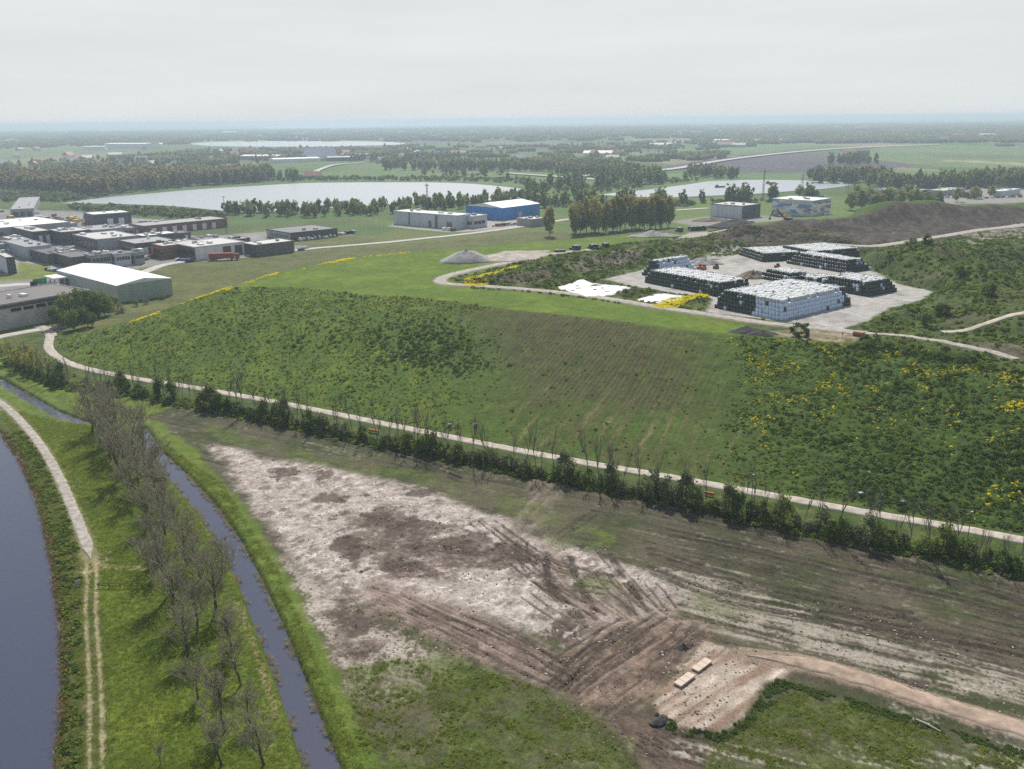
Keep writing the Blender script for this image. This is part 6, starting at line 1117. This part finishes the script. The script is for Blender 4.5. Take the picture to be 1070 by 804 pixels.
# orange barriers seen through gaps of the hedge
for u_, v_, L_, lb in ((391, 453, 3.2, 'orange and white barrier in the hedge gap'), (209, 417, 2.2, 'orange barrier in the left hedge gap'), (78, 393, 1.2, 'small orange barrier near the road bend'), (741, 519, 2.0, 'orange barrier half hidden in the hedge at right')):
    p = P(u_, v_); e = empty('road_barrier', (p[0], p[1], .02), R(-28), lb, 'barrier', 'orange barriers behind the hedge'); MB().box(-L_ / 2, L_ / 2, -.1, .1, .45, .95).build('board', M['orange_paint'], e); MB().box(-L_ / 2, L_ / 2, -.1, .1, .2, .44).build('board', M['white_paint'], e)
    for sx in (-.4, .4): MB().box(L_ * sx - .06, L_ * sx + .06, -.25, .25, 0, .19).build('foot', M['rubber'], e)
# fence and sign by the canal path
a_, b_ = P(103, 615), P(160, 615); L_ = float(np.hypot(*(b_ - a_))); e = empty('wooden_fence', (a_[0], a_[1], float(terrain(a_[:1] * 0 + a_[0], a_[1:] * 0 + a_[1])[0])), math.atan2(*(b_ - a_)[::-1]), 'low dark rail fence between path and leafless trees', 'fence')
for k in range(6): MB().box(L_ * k / 5 - .06, L_ * k / 5 + .06, -.06, .06, -.2, .95).build('post', M['timber'], e)
for z_ in (.45, .8): MB().box(-.1, L_ + .1, -.1, -.062, z_, z_ + .12).build('rail', M['timber'], e)
p = P(82, 613); z0 = float(terrain(p[:1], p[1:])[0]); e = empty('signboard', (p[0], p[1], z0), R(60), 'pale green leaning board beside the canal path', 'sign'); MB().box(-.55, .55, -.03, .03, .35, 1.1).build('board', M['green_grey_clad'], e)
for sx in (-.4, .4): MB().tube((sx, .05, -.1), (sx, .05, 1.1), .035).build('leg', M['timber'], e)
p = P(67, 619, -.5); o = MB().box(-.3, .3, -.3, .3, -.5, .25, .1).build('blue_drum', M['blue_paint'], None, (p[0], p[1], -.2), .4, .12); tag(o, 'small blue drum at the water edge of the canal', 'drum')

# ------------------------------------------------------------------ masts and pylons
def mast(px, py, top, label, width, kind='lattice'):
    p = P(px, py); h = height_at(p, px, top); e = empty('mast', (p[0], p[1], 0), .4, label, 'mast', 'tall masts')
    if kind == 'pole':
        MB().tube((0, 0, 0), (0, 0, h), width, width * .5, 8).build('pole', M['dark_steel'], e); MB().box(-.9, .9, -.25, .25, h, h + .5).build('lamp_head', M['steel'], e); return
    w0, w1 = width, width * .35; cs = [(1, 1), (1, -1), (-1, -1), (-1, 1)]
    for cx, cy_ in cs: MB().tube((cx * w0, cy_ * w0, 0), (cx * w1, cy_ * w1, h), .14, .1, 4).build('leg', M['dark_steel'], e)
    m_ = MB(); n_ = 9
    for k in range(n_):
        z0, z1 = h * k / n_, h * (k + 1) / n_; q0 = w0 + (w1 - w0) * k / n_; q1 = w0 + (w1 - w0) * (k + 1) / n_
        for i in range(4): a, b = cs[i], cs[(i + 1) % 4]; m_.tube((a[0] * q0, a[1] * q0, z0), (b[0] * q1, b[1] * q1, z1), .06, .06, 3)
    m_.build('bracing', M['dark_steel'], e)
    if kind == 'pylon':
        for z_, L_ in ((.72, 6), (.85, 5), (.97, 3.5)): MB().tube((-L_, 0, h * z_), (L_, 0, h * z_), .16, .16, 4).build('arm', M['steel'], e)
    else: MB().box(-1.4, 1.4, -1.4, 1.4, h * .93, h * .96).build('platform', M['steel'], e)
mast(237.5, 247, 206, 'tall thin dark mast behind the brick terrace', .28, 'pole'); mast(447, 224, 192, 'slender lattice mast before the large lake', 1.0); mast(797, 209, 177, 'lattice mast on the shore of the right lake', .9)
mast(886, 201, 168, 'right pylon beyond the willows', 1.6, 'pylon'); mast(838, 197, 182, 'left pylon beyond the right lake', 1.3, 'pylon'); mast(603, 214, 190, 'thin pylon between the two lakes', 1.2, 'pylon'); mast(677, 172, 150, 'far pylon in the middle fields', 1.8, 'pylon')
# boats on the right lake
for u_, v_, lb in ((752, 196.5, 'left dark barge on the right lake'), (805, 192.5, 'right dark barge on the right lake')):
    p = P(u_, v_); e = empty('barge', (p[0], p[1], .4), .2, lb, 'boat', 'barges on the right lake'); MB().poly([(-5, -1.6, 0), (4, -1.6, 0), (6, 0, 0), (4, 1.6, 0), (-5, 1.6, 0), (-5.3, -1.9, 1.6), (4.4, -1.9, 1.6), (6.8, 0, 1.8), (4.4, 1.9, 1.6), (-5.3, 1.9, 1.6)], [(4, 3, 2, 1, 0), (5, 6, 7, 8, 9), (0, 1, 6, 5), (1, 2, 7, 6), (2, 3, 8, 7), (3, 4, 9, 8), (4, 0, 5, 9)]).build('hull', M['black_paint'], e); MB().box(-4.4, -2, -1.1, 1.1, 1.6, 3.2, .1).build('cabin', M['dark_steel'], e)
# ------------------------------------------------------------------ the hazy air
hz = MB().box(-46000, 46000, -3000, 46000, -6, 84).mesh('haze', M['ground']); hz.materials.clear()
hm = bpy.data.materials.new('haze'); hm.use_nodes = True; hn = hm.node_tree; hn.nodes.clear(); ho = hn.nodes.new('ShaderNodeOutputMaterial'); hv = hn.nodes.new('ShaderNodeVolumePrincipled')
hv.inputs['Color'].default_value = (.62, .75, .88, 1); hv.inputs['Density'].default_value = HAZE; hv.inputs['Anisotropy'].default_value = .2
hn.links.new(hv.outputs[0], ho.inputs['Volume']); hz.materials.append(hm)
tag(link('haze', hz), 'pale haze over the land', None, None, 'stuff')
